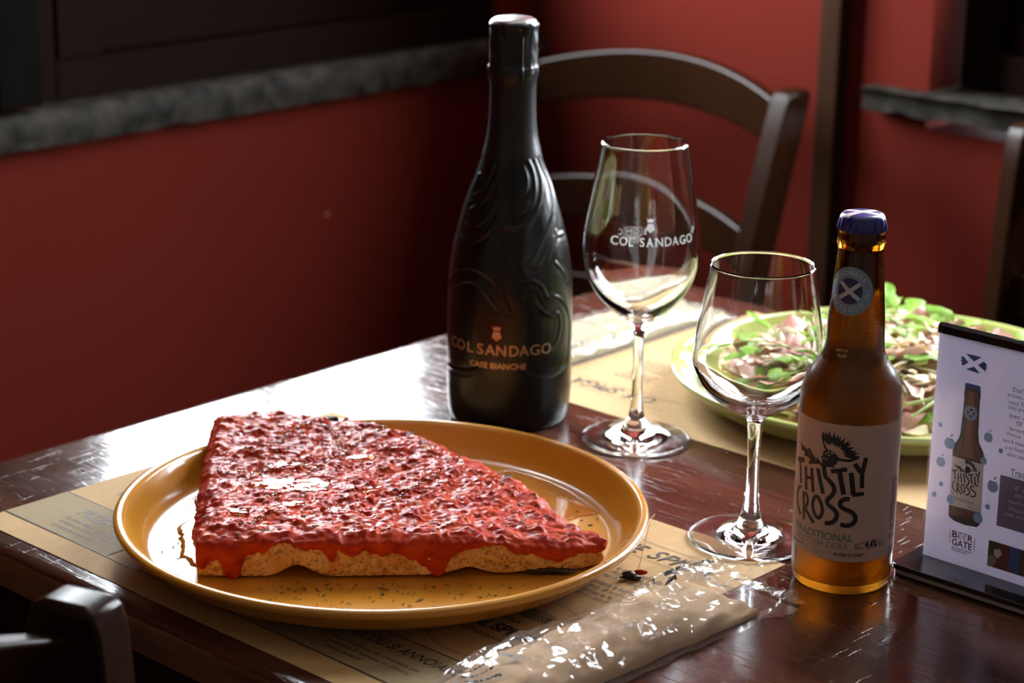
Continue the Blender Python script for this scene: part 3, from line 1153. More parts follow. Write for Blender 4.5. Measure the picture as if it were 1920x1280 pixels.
    for path in (((-176, 1352), (-160, 1372), (-152, 1392), (-140, 1410)), ((-130, 1408), (-121, 1392), (-116, 1372), (-115, 1360)), ((-88, 1402), (-98, 1384), (-106, 1368), (-112, 1352), (-124, 1330), (-133, 1310)),
                 ((-60, 1378), (-57, 1366), (-52, 1352)), ((-70, 1262), (-68, 1275), (-60, 1290), (-52, 1306), (-46, 1318)), ((-176, 1312), (-160, 1316), (-150, 1320)), ((-128, 1330), (-140, 1318), (-150, 1300)),
                 ((-152, 1268), (-140, 1279), (-128, 1286)), ((-160, 1222), (-150, 1236), (-142, 1246))):
        vs, fs = stroke2d(path, 1, 1.6)
        for j in range(0, len(vs), 2):
            if rnd.random() < .12:
                continue
            x, y = (vs[j] + vs[j + 1]) / 2 + np.array((rnd.gauss(0, .5), rnd.gauss(0, .5)))
            a, b, h = rnd.uniform(1.3, 3.0), rnd.uniform(1.0, 2.0), rnd.uniform(.9, 1.5)
            z = sauce_z(x, y)
            ang = rnd.uniform(0, 3)
            pts = []
            for f, dz in ((1, -.5), (.85, .35 * h), (.5, .8 * h)):
                pts.append([(x + a * f * math.cos(2 * math.pi * q / 8 + ang), y + b * f * math.sin(2 * math.pi * q / 8 + ang), z + dz) for q in range(8)])
            st.bar(pts)
    o = st.build('oil_streaks', M['oil'], t, smooth=180)
    o['kind'] = 'stuff'
    # oregano on the sauce
    hb = MB()
    for _ in range(330):
        i = rnd.randrange(NO)
        f = math.sqrt(rnd.random()) * .97
        x, y = CEN[0] + (OL[i][0] - CEN[0]) * f, CEN[1] + (OL[i][1] - CEN[1]) * f
        if mn.noise(Vector((x * .03, y * .03, 4))) < -.12:
            continue
        fleck(hb, x, y, sauce_z(x, y) + .25, rnd, rnd.uniform(.5, 1.25))
    tag(hb.build('oregano_flecks', M['herb'], t, smooth=0), kind='stuff')
    # charred spots on the outer crust
    for x, y, z, rx, ry, rz in ((-126, 1424, 25.5, 5, 4, 3.2), (-70, 1394, 25.5, 3, 3, 2.6), (-3, 1324, 20.5, 4.4, 4, 3), (54, 1239, 11.0, 5.0, 4.2, 4.0), (49, 1246, 10.5, 4, 4, 3.4), (24, 1216.5, 1.8, 17, 2.6, 1.5)):
        mb = MB()
        P = []
        for a in range(13):
            th = math.pi * a / 12
            row = []
            for q in range(20):
                v = Vector((math.sin(th) * math.cos(q * math.pi / 10), math.sin(th) * math.sin(q * math.pi / 10), math.cos(th)))
                e = 1 + .55 * mn.fractal(v * 1.7 + Vector((x, y, 0)), 1, 2, 4)
                row.append((x + rx * v.x * e, y + ry * v.y * e, PF + z + rz * v.z * e))
            P.append(row)
        mb.bar(P)
        tag(mb.build('charred_spot', M['char'], t, smooth=60), 'burnt black bubble of crust')
    return t


def fleck(mb, x, y, z, rnd, s):
    a, t1, t2 = rnd.uniform(0, 6.28), rnd.uniform(-.5, .5), rnd.uniform(-.5, .5)
    c, q = math.cos(a), math.sin(a)
    L, W = s * 1.5, s * .65
    pts = [(-L, -.1 * W), (-.3 * L, -W), (.8 * L, -.7 * W), (L, .5 * W), (.1 * L, W)]
    top = [(x + c * u - q * v, y + q * u + c * v, z + t1 * u + t2 * v + .25) for u, v in pts]
    bot = [(a_, b_, c_ - .3) for a_, b_, c_ in top]
    mb.bar([bot, top])


pizza()

# oil spilt on the plate, with crumbs of oregano in it
rnd = random.Random(12)


def puddle(cx, cy_, rx, ry, seed, amp=.16):
    mb = MB()
    k = 120
    e = [1 + amp * fbm(math.cos(2 * math.pi * j / k) * 2.3, math.sin(2 * math.pi * j / k) * 2.3, seed, 5) for j in range(k)]
    rings = []
    for f, dz in ((1.0, -.35), (1.0, .05), (.975, .62), (.945, .95), (.90, 1.05), (.5, .95)):
        rings.append([(cx + rx * f * e[j] * math.cos(2 * math.pi * j / k), cy_ + ry * f * e[j] * math.sin(2 * math.pi * j / k), PF - .7 + dz) for j in range(k)])
    return mb.bar(rings)


o = puddle(-168, 1295, 46, 86, 3, .3).build('olive_oil_puddle', M['oil'], None, loc=V(0, 0, 0), smooth=50)
tag(o, 'clear olive oil pooled on the ochre plate left of the pizza', 'oil', 'oil spilt on the ochre plate')
o = puddle(10, 1352, 74, 48, 9, .2).build('olive_oil_puddle', M['oil'], None, loc=V(0, 0, 0), smooth=50)
tag(o, 'thin pool of oil on the ochre plate behind the pizza tip', 'oil', 'oil spilt on the ochre plate')
mb = MB()
for _ in range(300):
    k = rnd.random()
    if k < .62:
        x, y = rnd.uniform(-150, 55), rnd.gauss(1185, 14)
    elif k < .8:
        x, y = rnd.gauss(50, 22), rnd.gauss(1300, 36)
    else:
        x, y = rnd.gauss(-210, 9), rnd.gauss(1300, 45)
    if math.hypot(x - PC[0], y - PC[1]) > 142 or (y > 1199 and -200 < x < 60 and k < .62):
        continue
    fleck(mb, x, y, PF + .1, rnd, rnd.choice((.35, .5, .7, 1.0)))
tag(mb.build('oregano_crumbs', M['herb'], None, loc=V(0, 0, 0), smooth=0), 'dry oregano crumbs scattered on the ochre plate', 'herbs', kind='stuff')

# burnt crumb and a straw fibre
cr = thing('burnt_crumb', V(77, 1228.5, .9), 0, 'charred crumb of pizza lying on the front placemat', 'crumb')
for nm, m, (x, y, z), (a, b, c) in (('charred_lump', M['char'], (-2, -1, 2.4), (4.6, 2.8, 2.4)), ('charred_lump', M['char'], (1.5, -3.5, 1.6), (3.6, 2.2, 1.6)), ('tomato_bit', M['sauce'], (5, 2, 3.0), (4.4, 2.0, 1.7)), ('crumb_flake', M['char'], (-5.5, -2, .9), (3, 1.1, .7))):
    mb = MB()
    P = []
    for i in range(9):
        th = math.pi * i / 8
        P.append([(x + a * math.sin(th) * math.cos(q * math.pi / 6) * (1 + .5 * fbm(q * .8, i * .8, x)), y + b * math.sin(th) * math.sin(q * math.pi / 6) * (1 + .5 * fbm(q * .8, i * .9, y)),
                   z + c * math.cos(th) * (1 + .4 * fbm(q, i, z))) for q in range(12)])
    mb.bar(P).build(nm, m, cr, smooth=50)
mb = MB().tube([(62, 1232, 15), (80, 1246, 24), (92, 1262, 30.5), (88, 1252, 27.5), (82, 1237, 8), (80, 1231, 3)], .22, 5)
tag(mb.build('straw_fibre', M['thread'], None, loc=V(0, 0, 0)), 'single golden fibre trailing over the right rim of the ochre plate', 'fibre')

# ------------------------------------------------------------------ wine glasses


def wine_glass(xy, outer, inner, label, z0=0.0):
    o = MB().rev(inner + outer, 128)
    g = o.build('wine_glass', M['glass'], None, loc=V(xy[0], xy[1], z0), smooth=60)
    return tag(g, label, 'glass', 'stemmed wine glasses')


def smooth_profile(P, k=6):
    """Catmull-Rom through (r, z) points"""
    P = [np.array(p, float) for p in P]
    Q = []
    for i in range(len(P) - 1):
        p0, p1, p2, p3 = P[max(i - 1, 0)], P[i], P[i + 1], P[min(i + 2, len(P) - 1)]
        for t in np.linspace(0, 1, k, endpoint=False):
            q = .5 * ((2 * p1) + (-p0 + p2) * t + (2 * p0 - 5 * p1 + 4 * p2 - p3) * t * t + (-p0 + 3 * p1 - 3 * p2 + p3) * t ** 3)
            Q.append((max(0.0, q[0]), q[1]))
    Q.append(tuple(P[-1]))
    return Q


# tall tulip glass
BOWL1 = [(8.5, 90.5), (16.7, 96.1), (28.6, 107.5), (36.7, 120), (40.6, 131), (42.2, 143.5), (41.8, 156), (39.6, 171.4), (36.2, 190.9), (32.5, 210.2), (30.7, 222)]
FOOT1 = [(36, .2), (39.2, .3), (39.95, 1.2), (39.4, 2.3), (34, 3.2), (24, 5.0), (15, 8.2), (9, 12.8), (6.2, 18), (4.7, 25), (3.9, 34), (3.7, 55), (3.9, 72), (4.4, 82)]
out1 = smooth_profile([(0, 1.6), (20, 1.0)] + FOOT1 + BOWL1, 5)
inn1 = smooth_profile([(0, 94.5), (7, 95.2), (14.5, 99.2), (27.2, 109.8), (35.5, 121.3), (39.5, 132), (41.1, 143.7), (40.7, 156), (38.5, 171.3), (35.1, 190.8), (31.5, 210.2), (29.7, 221.6), (30.1, 222.3)], 5)


def glass_mesh(xy, out, inn, label, z0):
    # one closed wall: up the outside, over the rim, down the inside
    o = MB().rev(out + inn[::-1], 128).build('wine_glass', M['glass'], None, loc=V(xy[0], xy[1], z0), smooth=70)
    return tag(o, label, 'glass', 'stemmed wine glasses')


G1 = glass_mesh((92, 1487.4), out1, inn1, 'tall tulip-shaped wine glass with white lettering, beside the black bottle', .9)
BOWL2 = [(6.3, 83.3), (11.6, 86.9), (22.6, 93.4), (33.8, 102.5), (39.6, 112.5), (41.9, 121), (41.6, 128), (39.9, 142.1), (36, 163.1), (33.1, 181.5), (33.2, 184)]
FOOT2 = [(36.5, .2), (39.4, .3), (40.1, 1.1), (39.6, 2.0), (33, 2.9), (22, 4.2), (12.6, 7.5), (8.6, 11.5), (6.2, 18), (4.6, 30), (4.0, 48), (4.0, 62), (4.8, 75)]
out2 = smooth_profile([(0, 1.5), (20, .9)] + FOOT2 + BOWL2, 5)
inn2 = smooth_profile([(0, 88.0), (9, 89.3), (20.5, 95.8), (31.8, 104.6), (38.0, 113.6), (40.6, 121.3), (40.3, 128), (38.6, 142), (34.7, 163), (31.6, 181), (31.5, 184), (32.4, 185)], 5)
G2 = glass_mesh((156.5, 1295.8), out2, inn2, 'shorter rounded wine glass beside the brown cider bottle', .9)


def on_cyl(rad, z_off=0.0):
    """arc length, height -> point on an upright cylinder whose middle faces the camera side (-y)"""
    return lambda x, z: (rad * math.sin(x / rad), -rad * math.cos(x / rad), z + z_off)


def on_prof(prof, off, ref):
    """the same on a surface of revolution given by its profile; arc lengths are measured at radius ref"""
    pz = [p[1] for p in prof]
    pr = [p[0] for p in prof]

    def fn(x, z):
        r = float(np.interp(z, pz, pr)) + off
        a = x / ref
        return (r * math.sin(a), -r * math.cos(a), z)
    return fn


def crest(x, z, w, h):
    """small crown over a pointed shield"""
    c = [(x - w * .42, z + h * .98), (x - w * .2, z + h * .88), (x, z + h), (x + w * .2, z + h * .88), (x + w * .42, z + h * .98), (x + w * .32, z + h * .70), (x - w * .32, z + h * .70)]
    s = [(x - w * .30, z + h * .62), (x + w * .30, z + h * .62), (x + w * .5, z + h * .25), (x, z), (x - w * .5, z + h * .25)]
    return [poly2d(c), poly2d(s)]


b1 = [(r, z) for r, z in BOWL1]
fn = on_prof(b1, .12, 42)
mb = MB()
for ch, x, w_ in zip('COLSANDAGO', (-25.8, -18.9, -11.7, -4.0, .7, 7.2, 14.1, 20.0, 26.5, 33), (6, 6, 3.1, 3.4, 4.9, 5.6, 5.4, 5.5, 5.4, 6.6)):
    place2d(mb, shift(text2d(ch, w_, 6.3, .014), x, 156.5), fn, 0, 2)
for sh in crest(3.3, 166.2, 6.3, 10.2):
    place2d(mb, sh, fn)
tag(mb.build('white_lettering', M['etch'], G1, smooth=0), kind='stuff')
mb = MB()
fb = lambda x, z: (lambda p: (p[0], -p[1], p[2]))(on_prof(b1, .12, 42)(x, z))   # the back of the bowl: read from behind
for (x0, x1, y0, y1) in ((-8, 5.5, 170.6, 170.1), (-8, 5.5, 176.4, 175.9), (-8, -7.5, 170.1, 176.4), (5, 5.5, 170.1, 176.4), (-7, 5, 165.2, 164.7)):
    place2d(mb, ([(x0 - 3, y0 - 26), (x1 - 3, y0 - 26), (x1 - 3, y1 - 26), (x0 - 3, y1 - 26)], [(0, 1, 2, 3)]), fb, 0, 2)
for s, x, z, w_, h_ in (('GM', 3.5, 171.5, 10, 3.6), ('C', -9.2, 170.6, 3.4, 5), ('I', 8.6, 170.6, 1.4, 5), ('VM2', 4.5, 166, 11, 3.3)):
    place2d(mb, shift(text2d(s, w_, h_, .012), x - 3, z - 26, 0, True), fb)
tag(mb.build('reversed_mark', M['etch_grey'], G1, smooth=0), 'faint grey mark on the far side, seen from behind', kind='stuff')

# ------------------------------------------------------------------ sparkling wine bottle
PB = smooth_profile([(40, 0), (43, .8), (45, 4.5), (46.4, 14), (47, 33), (46.9, 75), (46.1, 106), (43.3, 130.8), (39.5, 146.7), (35.4, 162.5), (30.0, 178.2), (24.3, 192.5), (21.0, 203), (18.7, 213), (17.0, 222), (15.9, 238), (15.8, 256), (15.6, 296)], 8)
pz = np.array([p[1] for p in PB])
pr_ = np.array([p[0] for p in PB])
wt = thing('wine_bottle', V(-1.9, 1541.1, 0), 0, 'tall black embossed sparkling wine bottle behind the pizza plate', 'bottle', None)
NA, NZ = 400, 300
zz = np.concatenate([np.linspace(0, 6, 14, endpoint=False), np.linspace(6, 212, NZ, endpoint=False), np.linspace(212, 296, 20)])
th = np.linspace(0, 2 * np.pi, NA, endpoint=False)
rz = np.interp(zz, pz, pr_)
TH, ZZ = np.meshgrid(th, zz)
DISP = np.zeros_like(TH)
ADEG = (np.degrees(TH) + 180) % 360 - 180
RZ = rz[:, None] * np.ones_like(TH)


def catmull(pts, k=10):
    return np.array(smooth_any(pts, k))


def smooth_any(P, k):
    P = [np.array(p, float) for p in P]
    Q = []
    for i in range(len(P) - 1):
        p0, p1, p2, p3 = P[max(i - 1, 0)], P[i], P[i + 1], P[min(i + 2, len(P) - 1)]
        for t in np.linspace(0, 1, k, endpoint=False):
            Q.append(.5 * ((2 * p1) + (-p0 + p2) * t + (2 * p0 - 5 * p1 + 4 * p2 - p3) * t * t + (-p0 + 3 * p1 - 3 * p2 + p3) * t ** 3))
    Q.append(P[-1])
    return Q


RELIEF = [[[32.1,203.2],[40.3,194.0],[38.3,183.3],[32.3,175.0],[23.5,168.2],[10.8,163.6]],[[22.5,196.9],[26.1,189.6],[22.6,182.6],[13.3,175.0]],[[48.4,204.0],[54.8,189.5],[44.3,175.7],[29.4,163.6],[11.5,155.6],[-8.4,155.5]],[[63.3,203.1],[72.4,184.3],[66.7,169.8],[51.0,156.6],[34.6,144.8],[19.7,129.6]],[[82.1,201.7],[89.0,184.2],[71.6,165.4],[63.2,151.3],[45.7,138.5],[39.7,131.7]],[[-67.4,188.6],[-66.8,174.2],[-47.6,179.2],[-39.4,190.0],[-35.7,199.0]],[[-52.3,160.1],[-60.6,162.1],[-56.6,165.6],[-40.1,171.0],[-30.7,183.3]],[[-63.5,153.3],[-48.4,153.1],[-34.5,158.3],[-23.6,169.3],[-19.3,180.3]],[[-66.1,143.7],[-51.9,142.0],[-37.3,144.7],[-24.9,152.5],[-15.6,163.9]],[[-8.7,145.3],[-1.9,136.6],[3.3,127.0]],[[16.5,129.7],[27.2,128.3],[32.5,133.9],[49.7,145.5],[74.1,145.8]],[[49.1,127.4],[59.9,119.5],[67.2,112.7]],[[-1.1,113.3],[10.2,116.4],[22.1,116.5],[30.9,111.9],[36.4,103.5],[47.2,102.7],[61.2,94.2],[71.5,81.3],[72.2,64.8],[66.2,48.5],[48.2,44.1],[31.6,42.6],[17.6,46.0],[7.8,52.5]],[[13.4,106.7],[21.8,105.0],[27.0,96.6],[38.4,90.0],[49.6,89.6],[53.5,79.6],[47.4,67.2],[38.8,63.2]],[[-78.6,105.4],[-62.4,118.0],[-43.7,123.7],[-29.0,123.0],[-16.0,117.8],[-7.3,108.0],[-0.8,95.1]],[[-66.5,103.9],[-51.5,112.1],[-35.8,114.5],[-23.9,108.2],[-11.9,97.3]],[[-79.3,42.5],[-59.4,43.3],[-39.3,46.1],[-24.3,51.0]],[[-9.2,145.7],[-3.4,138.5],[3.6,127.3]],[[17.2,128.3],[26.2,127.7],[37.3,135.5],[58.5,149.4]]]
for rep in (0, 180):                          # the same relief front and back
    for cv in RELIEF:
        Q = catmull(cv, 9)
        best = np.full(TH.shape, 99.0)
        da = (ADEG - rep + 180) % 360 - 180
        lo, hi = Q.min(0), Q.max(0)
        sel = (da > lo[0] - 10) & (da < hi[0] + 10) & (ZZ > lo[1] - 6) & (ZZ < hi[1] + 6)
        if not sel.any():
            continue
        X, Z, rr = np.radians(da[sel]), ZZ[sel], RZ[sel]
        d = np.full(X.shape, 99.0)
        for a, b in zip(Q, Q[1:]):
            ax, az, bx, bz = math.radians(a[0]), a[1], math.radians(b[0]), b[1]
            px_, pz_ = (X - ax) * rr, Z - az
            ex, ez = (bx - ax) * rr, bz - az
            t = np.clip((px_ * ex + pz_ * ez) / (ex * ex + ez * ez + 1e-9), 0, 1)
            d = np.minimum(d, np.hypot(px_ - t * ex, pz_ - t * ez))
        g = .62 * np.exp(-(d / 1.1) ** 2) - .25 * np.exp(-((d - 2.6) / 1.3) ** 2)
        cur = DISP[sel]
        DISP[sel] = np.where(np.abs(g) > np.abs(cur), g, cur)
DISP[ZZ < 8] = 0
DISP[ZZ > 206] = 0
rr = RZ + DISP
mb = MB()
vs = np.stack([rr * np.sin(TH), -rr * np.cos(TH), ZZ], -1).reshape(-1, 3)
n_z = len(zz)
mb.add(vs.tolist(), [(i * NA + k, i * NA + (k + 1) % NA, (i + 1) * NA + (k + 1) % NA, (i + 1) * NA + k) for i in range(n_z - 1) for k in range(NA)] + [tuple(range(NA))[::-1], tuple(range((n_z - 1) * NA, n_z * NA))])
mb.build('bottle_body', M['bottle_black'], wt, smooth=60)
mb = MB()
FOILP = smooth_profile([(21.6, 201.5), (21.5, 203.5), (19.4, 212.5), (18.0, 221.3), (17.0, 237), (16.9, 252), (17.5, 258.5), (18.3, 263.5), (18.2, 267), (17.5, 270), (17.5, 285), (17.3, 294), (17.8, 296.5), (17.6, 298.5), (15.5, 300.6)], 5)
NA2 = 180
P = []
for k in range(NA2):
    a = 2 * math.pi * k / NA2
    row = []
    for r, z in FOILP:
        d = 0
        if z > 256:
            d = .55 * fbm(math.cos(a) * 3.2, math.sin(a) * 3.2 + 9, z * .11, 4) + .4 * abs(fbm(math.cos(a) * 7, math.sin(a) * 7, z * .2, 3))
            d *= min(1, (z - 256) / 6)
        row.append(((r + d) * math.sin(a), -(r + d) * math.cos(a), z))
    P.append(row)
mb.grid(P, close_u=True)
mb.build('foil_capsule', M['foil'], wt, smooth=60)
MB().rev([(0, 303.2), (8, 303.0), (13.5, 302.0), (16.2, 300.4), (16.6, 299.2), (15, 298.6), (0, 298.4)], 64).build('capsule_disc', M['silver'], wt, smooth=60)
for side_a in (21, -82):                      # toothed tear strip on the capsule
    mb = MB()
    r0 = 18.3
    P = []
    for k in range(60):
        z = 290 - 31 * k / 59
        tooth = .06 * (k % 2)
        a = R(side_a)
        rr_ = float(np.interp(z, [p[1] for p in FOILP], [p[0] for p in FOILP])) + .75
        P.append([(rr_ * math.sin(a - .03 - tooth * .5), -rr_ * math.cos(a - .03 - tooth * .5), z), ((rr_ + .6) * math.sin(a), -(rr_ + .6) * math.cos(a), z), (rr_ * math.sin(a + .05), -rr_ * math.cos(a + .05), z)])
    mb.grid(P)
    mb.build('tear_strip', M['foil'], wt, smooth=0)
bz, br = [p[1] for p in PB], [p[0] for p in PB]
fn = on_prof(PB, .45, 46.9)
mb = MB()
for ch, x, w_ in zip('COLSANDAGO', (-52.5, -44.5, -33.2, -24.6, -18, -9.3, 0, 7.4, 15.3, 24.4), (7, 8.8, 5.4, 5.2, 7.8, 6.9, 6.8, 7, 7.8, 8.4)):
    place2d(mb, shift(text2d(ch, w_, 8.0, .004), x, 61.2), fn, 0, 2)
for sh in crest(-9.4, 72.2, 7.4, 11.6):
    place2d(mb, sh, fn)
place2d(mb, shift(text2d('CASE BIANCHE', 43.5, 4.5, .022), -30.8, 51), fn)
tag(mb.build('copper_lettering', M['copper'], wt, smooth=0), 'copper-coloured lettering and crest', kind='stuff')
mb = MB()                                     # raised signature near the foot of the bottle
SIG = [[(-34, 22), (-30, 31), (-25, 34), (-27, 27), (-33, 20), (-24, 22), (-19, 28), (-18, 21), (-13, 24)], [(-10, 21), (-5, 27), (0, 22), (6, 20), (10, 25), (13, 21)], [(14, 24), (19, 28), (24, 23), (29, 29), (33, 25)]]
for s in SIG:
    vs_, fs_ = stroke2d(s, .8, 1)
    place2d(mb, (vs_, fs_), on_prof(PB, .35, 46.9))
tag(mb.build('raised_signature', M['bottle_black'], wt, smooth=0), kind='stuff')

# ------------------------------------------------------------------ cider bottle
ct = thing('cider_bottle', V(207.2, 1236.9, 0), 0, 'brown glass cider bottle with blue crown cap and cream paper label', 'bottle')
CB = smooth_profile([(27, .2), (29, 1.2), (30.4, 6), (31.0, 16), (31.1, 47), (31.2, 104), (31.0, 119.7), (29.9, 127), (27.0, 134), (22.6, 140.6), (19.1, 147), (17.9, 153.6), (17.2, 167), (16.1, 180.4), (14.9, 195.7), (13.7, 209), (13.5, 212.6)], 6) + \
    [(13.8, 213.6), (14.4, 215.2), (14.5, 217), (14.3, 221), (14.1, 224), (13.2, 225.2), (13.0, 230)]
inner = smooth_profile([(0, 7), (24, 5.5), (28, 9), (28.6, 18), (28.7, 47), (28.8, 104), (28.6, 119), (27.5, 126), (24.6, 133), (20.2, 140), (16.7, 147), (15.4, 154), (14.6, 167), (13.5, 180.4), (12.2, 195.7), (10.6, 210), (9.8, 229)], 5)
MB().rev([(0, 3.5), (20, 2.2)] + CB + inner[::-1], 128).build('bottle_body', M['amber'], ct, smooth=60)
liq = [(r + .12 if r > 0 else 0, z - (.12 if z < 8 else 0)) for r, z in inner if z < 184]
rl = float(np.interp(186, [p[1] for p in inner[6:]], [p[0] for p in inner[6:]])) + .12
MB().rev(liq + [(rl, 186), (rl * .8, 185.4), (0, 185.2)], 96).build('cider', M['cider'], ct, smooth=60)
# crown cap with its teeth
mb = MB()
P = []
NT = 21
for k in range(NT * 10):
    a = 2 * math.pi * k / (NT * 10)
    wv = math.cos(NT * a)
    row = []
    for r, z, am in ((12.9, 223.4, .3), (14.5 + .55 * wv, 223.6 + .5 * wv, 0), (14.75 + .55 * wv, 224.4, 0), (14.2 + .38 * wv, 227, 0), (13.75 + .15 * wv, 229.6, 0), (13.3, 231.6, 0), (12.2, 233.0, 0), (10.5, 233.6, 0), (5, 234.0, 0), (.2, 234.1, 0)):
        row.append((r * math.sin(a), -r * math.cos(a), z))
    P.append(row)
mb.grid(P, close_u=True)
cap = mb.build('crown_cap', M['cap_blue'], ct, smooth=50)
mb = MB()
capz = lambda x, y: (x, y, float(np.interp(math.hypot(x, y), [0, 5, 10.5, 12.2, 13.3], [234.1, 234.0, 233.6, 233.0, 231.6])) + .12)
for a in (R(32), R(148)):
    for s in (-1, 1):
        pts = [(s * 12.9 * q / 14) for q in range(15)]
        P = [[capz(x * math.cos(a) - y * math.sin(a), x * math.sin(a) + y * math.cos(a)) for y in (-2.3, 0, 2.3)] for x in pts]
        mb.grid(P)
mb.build('white_saltire', M['cap_white'], cap, smooth=0)


def round_label():
    th0, zc, rad = R(-28.7), 188.8, 14.6
    refr = 15.6
    def f(off):
        g = on_prof(CB, off, refr)
        return lambda x, z: g(x + th0 * refr, z + zc)
    mb = MB()
    rings = [[(rad * q * math.cos(2 * math.pi * k / 64), rad * q * math.sin(2 * math.pi * k / 64)) for k in range(64)] for q in (.02, .2, .4, .6, .8, 1.0)]
    mb.grid([[f(.12)(*p) for p in [rg[k] for rg in rings]] for k in range(64)], close_u=True)
    lb = mb.build('neck_label', M['neck_blue'], ct, smooth=60)
    mb = MB()
    rings = [[(7.9 * q * math.cos(2 * math.pi * k / 48), 7.9 * q * math.sin(2 * math.pi * k / 48)) for k in range(48)] for q in (.02, .3, .6, 1.0)]
    mb.grid([[f(.19)(*p) for p in [rg[k] for rg in rings]] for k in range(48)], close_u=True)
    mb.build('navy_disc', M['neck_navy'], lb, smooth=60)
    mb = MB()
    for a in (R(38), R(142)):
        place2d(mb, stroke2d([(-7.8 * math.cos(a), -7.8 * math.sin(a)), (7.8 * math.cos(a), 7.8 * math.sin(a))], 2.5, 1.5), f(.27))
    T = 'HANDMADE IN SCOTLAND '
    for k, ch in enumerate(T):
        if ch == ' ':
            continue
        a = R(158 - 360 * k / len(T))
        v, fcs = text2d(ch, None, 2.9, .012)
        wdt = v.max(0)[0]
        v = v - (wdt / 2, 0)
        place2d(mb, shift((v, fcs), 9.7 * math.cos(a), 9.7 * math.sin(a), a - math.pi / 2), f(.27))
    tag(mb.build('label_lettering', M['neck_text'], lb, smooth=0), kind='stuff')


round_label()
# paper label with torn-looking edges
LR = 31.35
mb = MB()
P = []
for k in range(121):
    x = -64 + 128 * k / 120
    top = 110.4 + .55 * fbm(x * .22, 3, 1)
    bot = 22.9 + .6 * fbm(x * .2, 8, 1) + .0012 * (x - 4) ** 2 * (1 if x < 4 else .6)
    P.append([on_cyl(LR + .05 * fbm(x * .15, z, 4))(x, z) for z in np.linspace(bot, top, 24)])
mb.grid(P)
lab = mb.build('paper_label', M['label'], ct, smooth=60)
A_STROKES = [[2.6,[[-44.7,79.8],[-35.4,82.2]]],[2.1,[[-40.8,80.0],[-37.8,66.4]]],[2.2,[[-33.7,78.5],[-32.1,63.9]]],[2.2,[[-28.4,79.2],[-26.1,64.3]]],[1.7,[[-33.1,71.9],[-27.2,73.0]]],[2.4,[[-23.7,80.3],[-19.0,65.1]]],[2.5,[[-20.1,84.4],[-19.4,81.8],[-18.8,78.9],[-18.0,76.3],[-16.0,74.7],[-13.6,72.4],[-12.2,69.9],[-12.2,67.5],[-13.5,64.8],[-15.6,62.4],[-16.1,60.2],[-14.8,58.4],[-12.4,56.9],[-10.1,54.7],[-9.6,52.0],[-10.9,49.0],[-13.5,47.2],[-16.8,46.6]]],[2.4,[[-14.8,80.3],[-5.1,82.8]]],[2.7,[[-9.6,80.9],[-6.2,66.5]]],[2.7,[[-2.6,80.8],[-0.4,66.7]]],[2.3,[[-1.1,66.6],[6.1,67.4]]],[2.5,[[-0.8,86.5],[3.8,80.6]]],[2.5,[[5.9,90.3],[4.2,80.6]]],[2.5,[[4.0,81.4],[4.6,71.0]]],[1.9,[[-37.4,64.3],[-40.5,62.3],[-42.1,58.6],[-42.1,54.3],[-40.5,50.9],[-38.3,48.7],[-36.5,46.5]]],[2.2,[[-34.5,62.3],[-32.6,44.6]]],[1.9,[[-34.1,61.5],[-31.3,61.0],[-30.3,58.9],[-30.3,55.8],[-31.9,51.9]]],[2.2,[[-31.9,51.9],[-28.0,48.3],[-24.5,44.8]]],[2.2,[[-24.5,62.0],[-25.9,58.1],[-25.4,53.5],[-23.2,49.8],[-20.7,49.1],[-19.1,52.1],[-19.1,56.4],[-21.3,60.9],[-23.0,62.2],[-24.5,62.0]]],[2.6,[[-2.4,63.6],[-4.6,63.8],[-7.0,62.7],[-8.0,60.6],[-6.7,58.1],[-3.4,56.7],[-0.3,55.1],[1.6,52.3],[1.4,49.5],[-0.9,47.3],[-4.0,46.7],[-7.1,47.3]]],[1.1,[[-21.8,102.3],[-20.7,97.5],[-18.4,93.5],[-15.2,93.0]]],[1.5,[[-11.9,89.0],[-8.5,88.5],[-4.5,88.3],[-1.3,89.4],[1.5,91.1]]]]
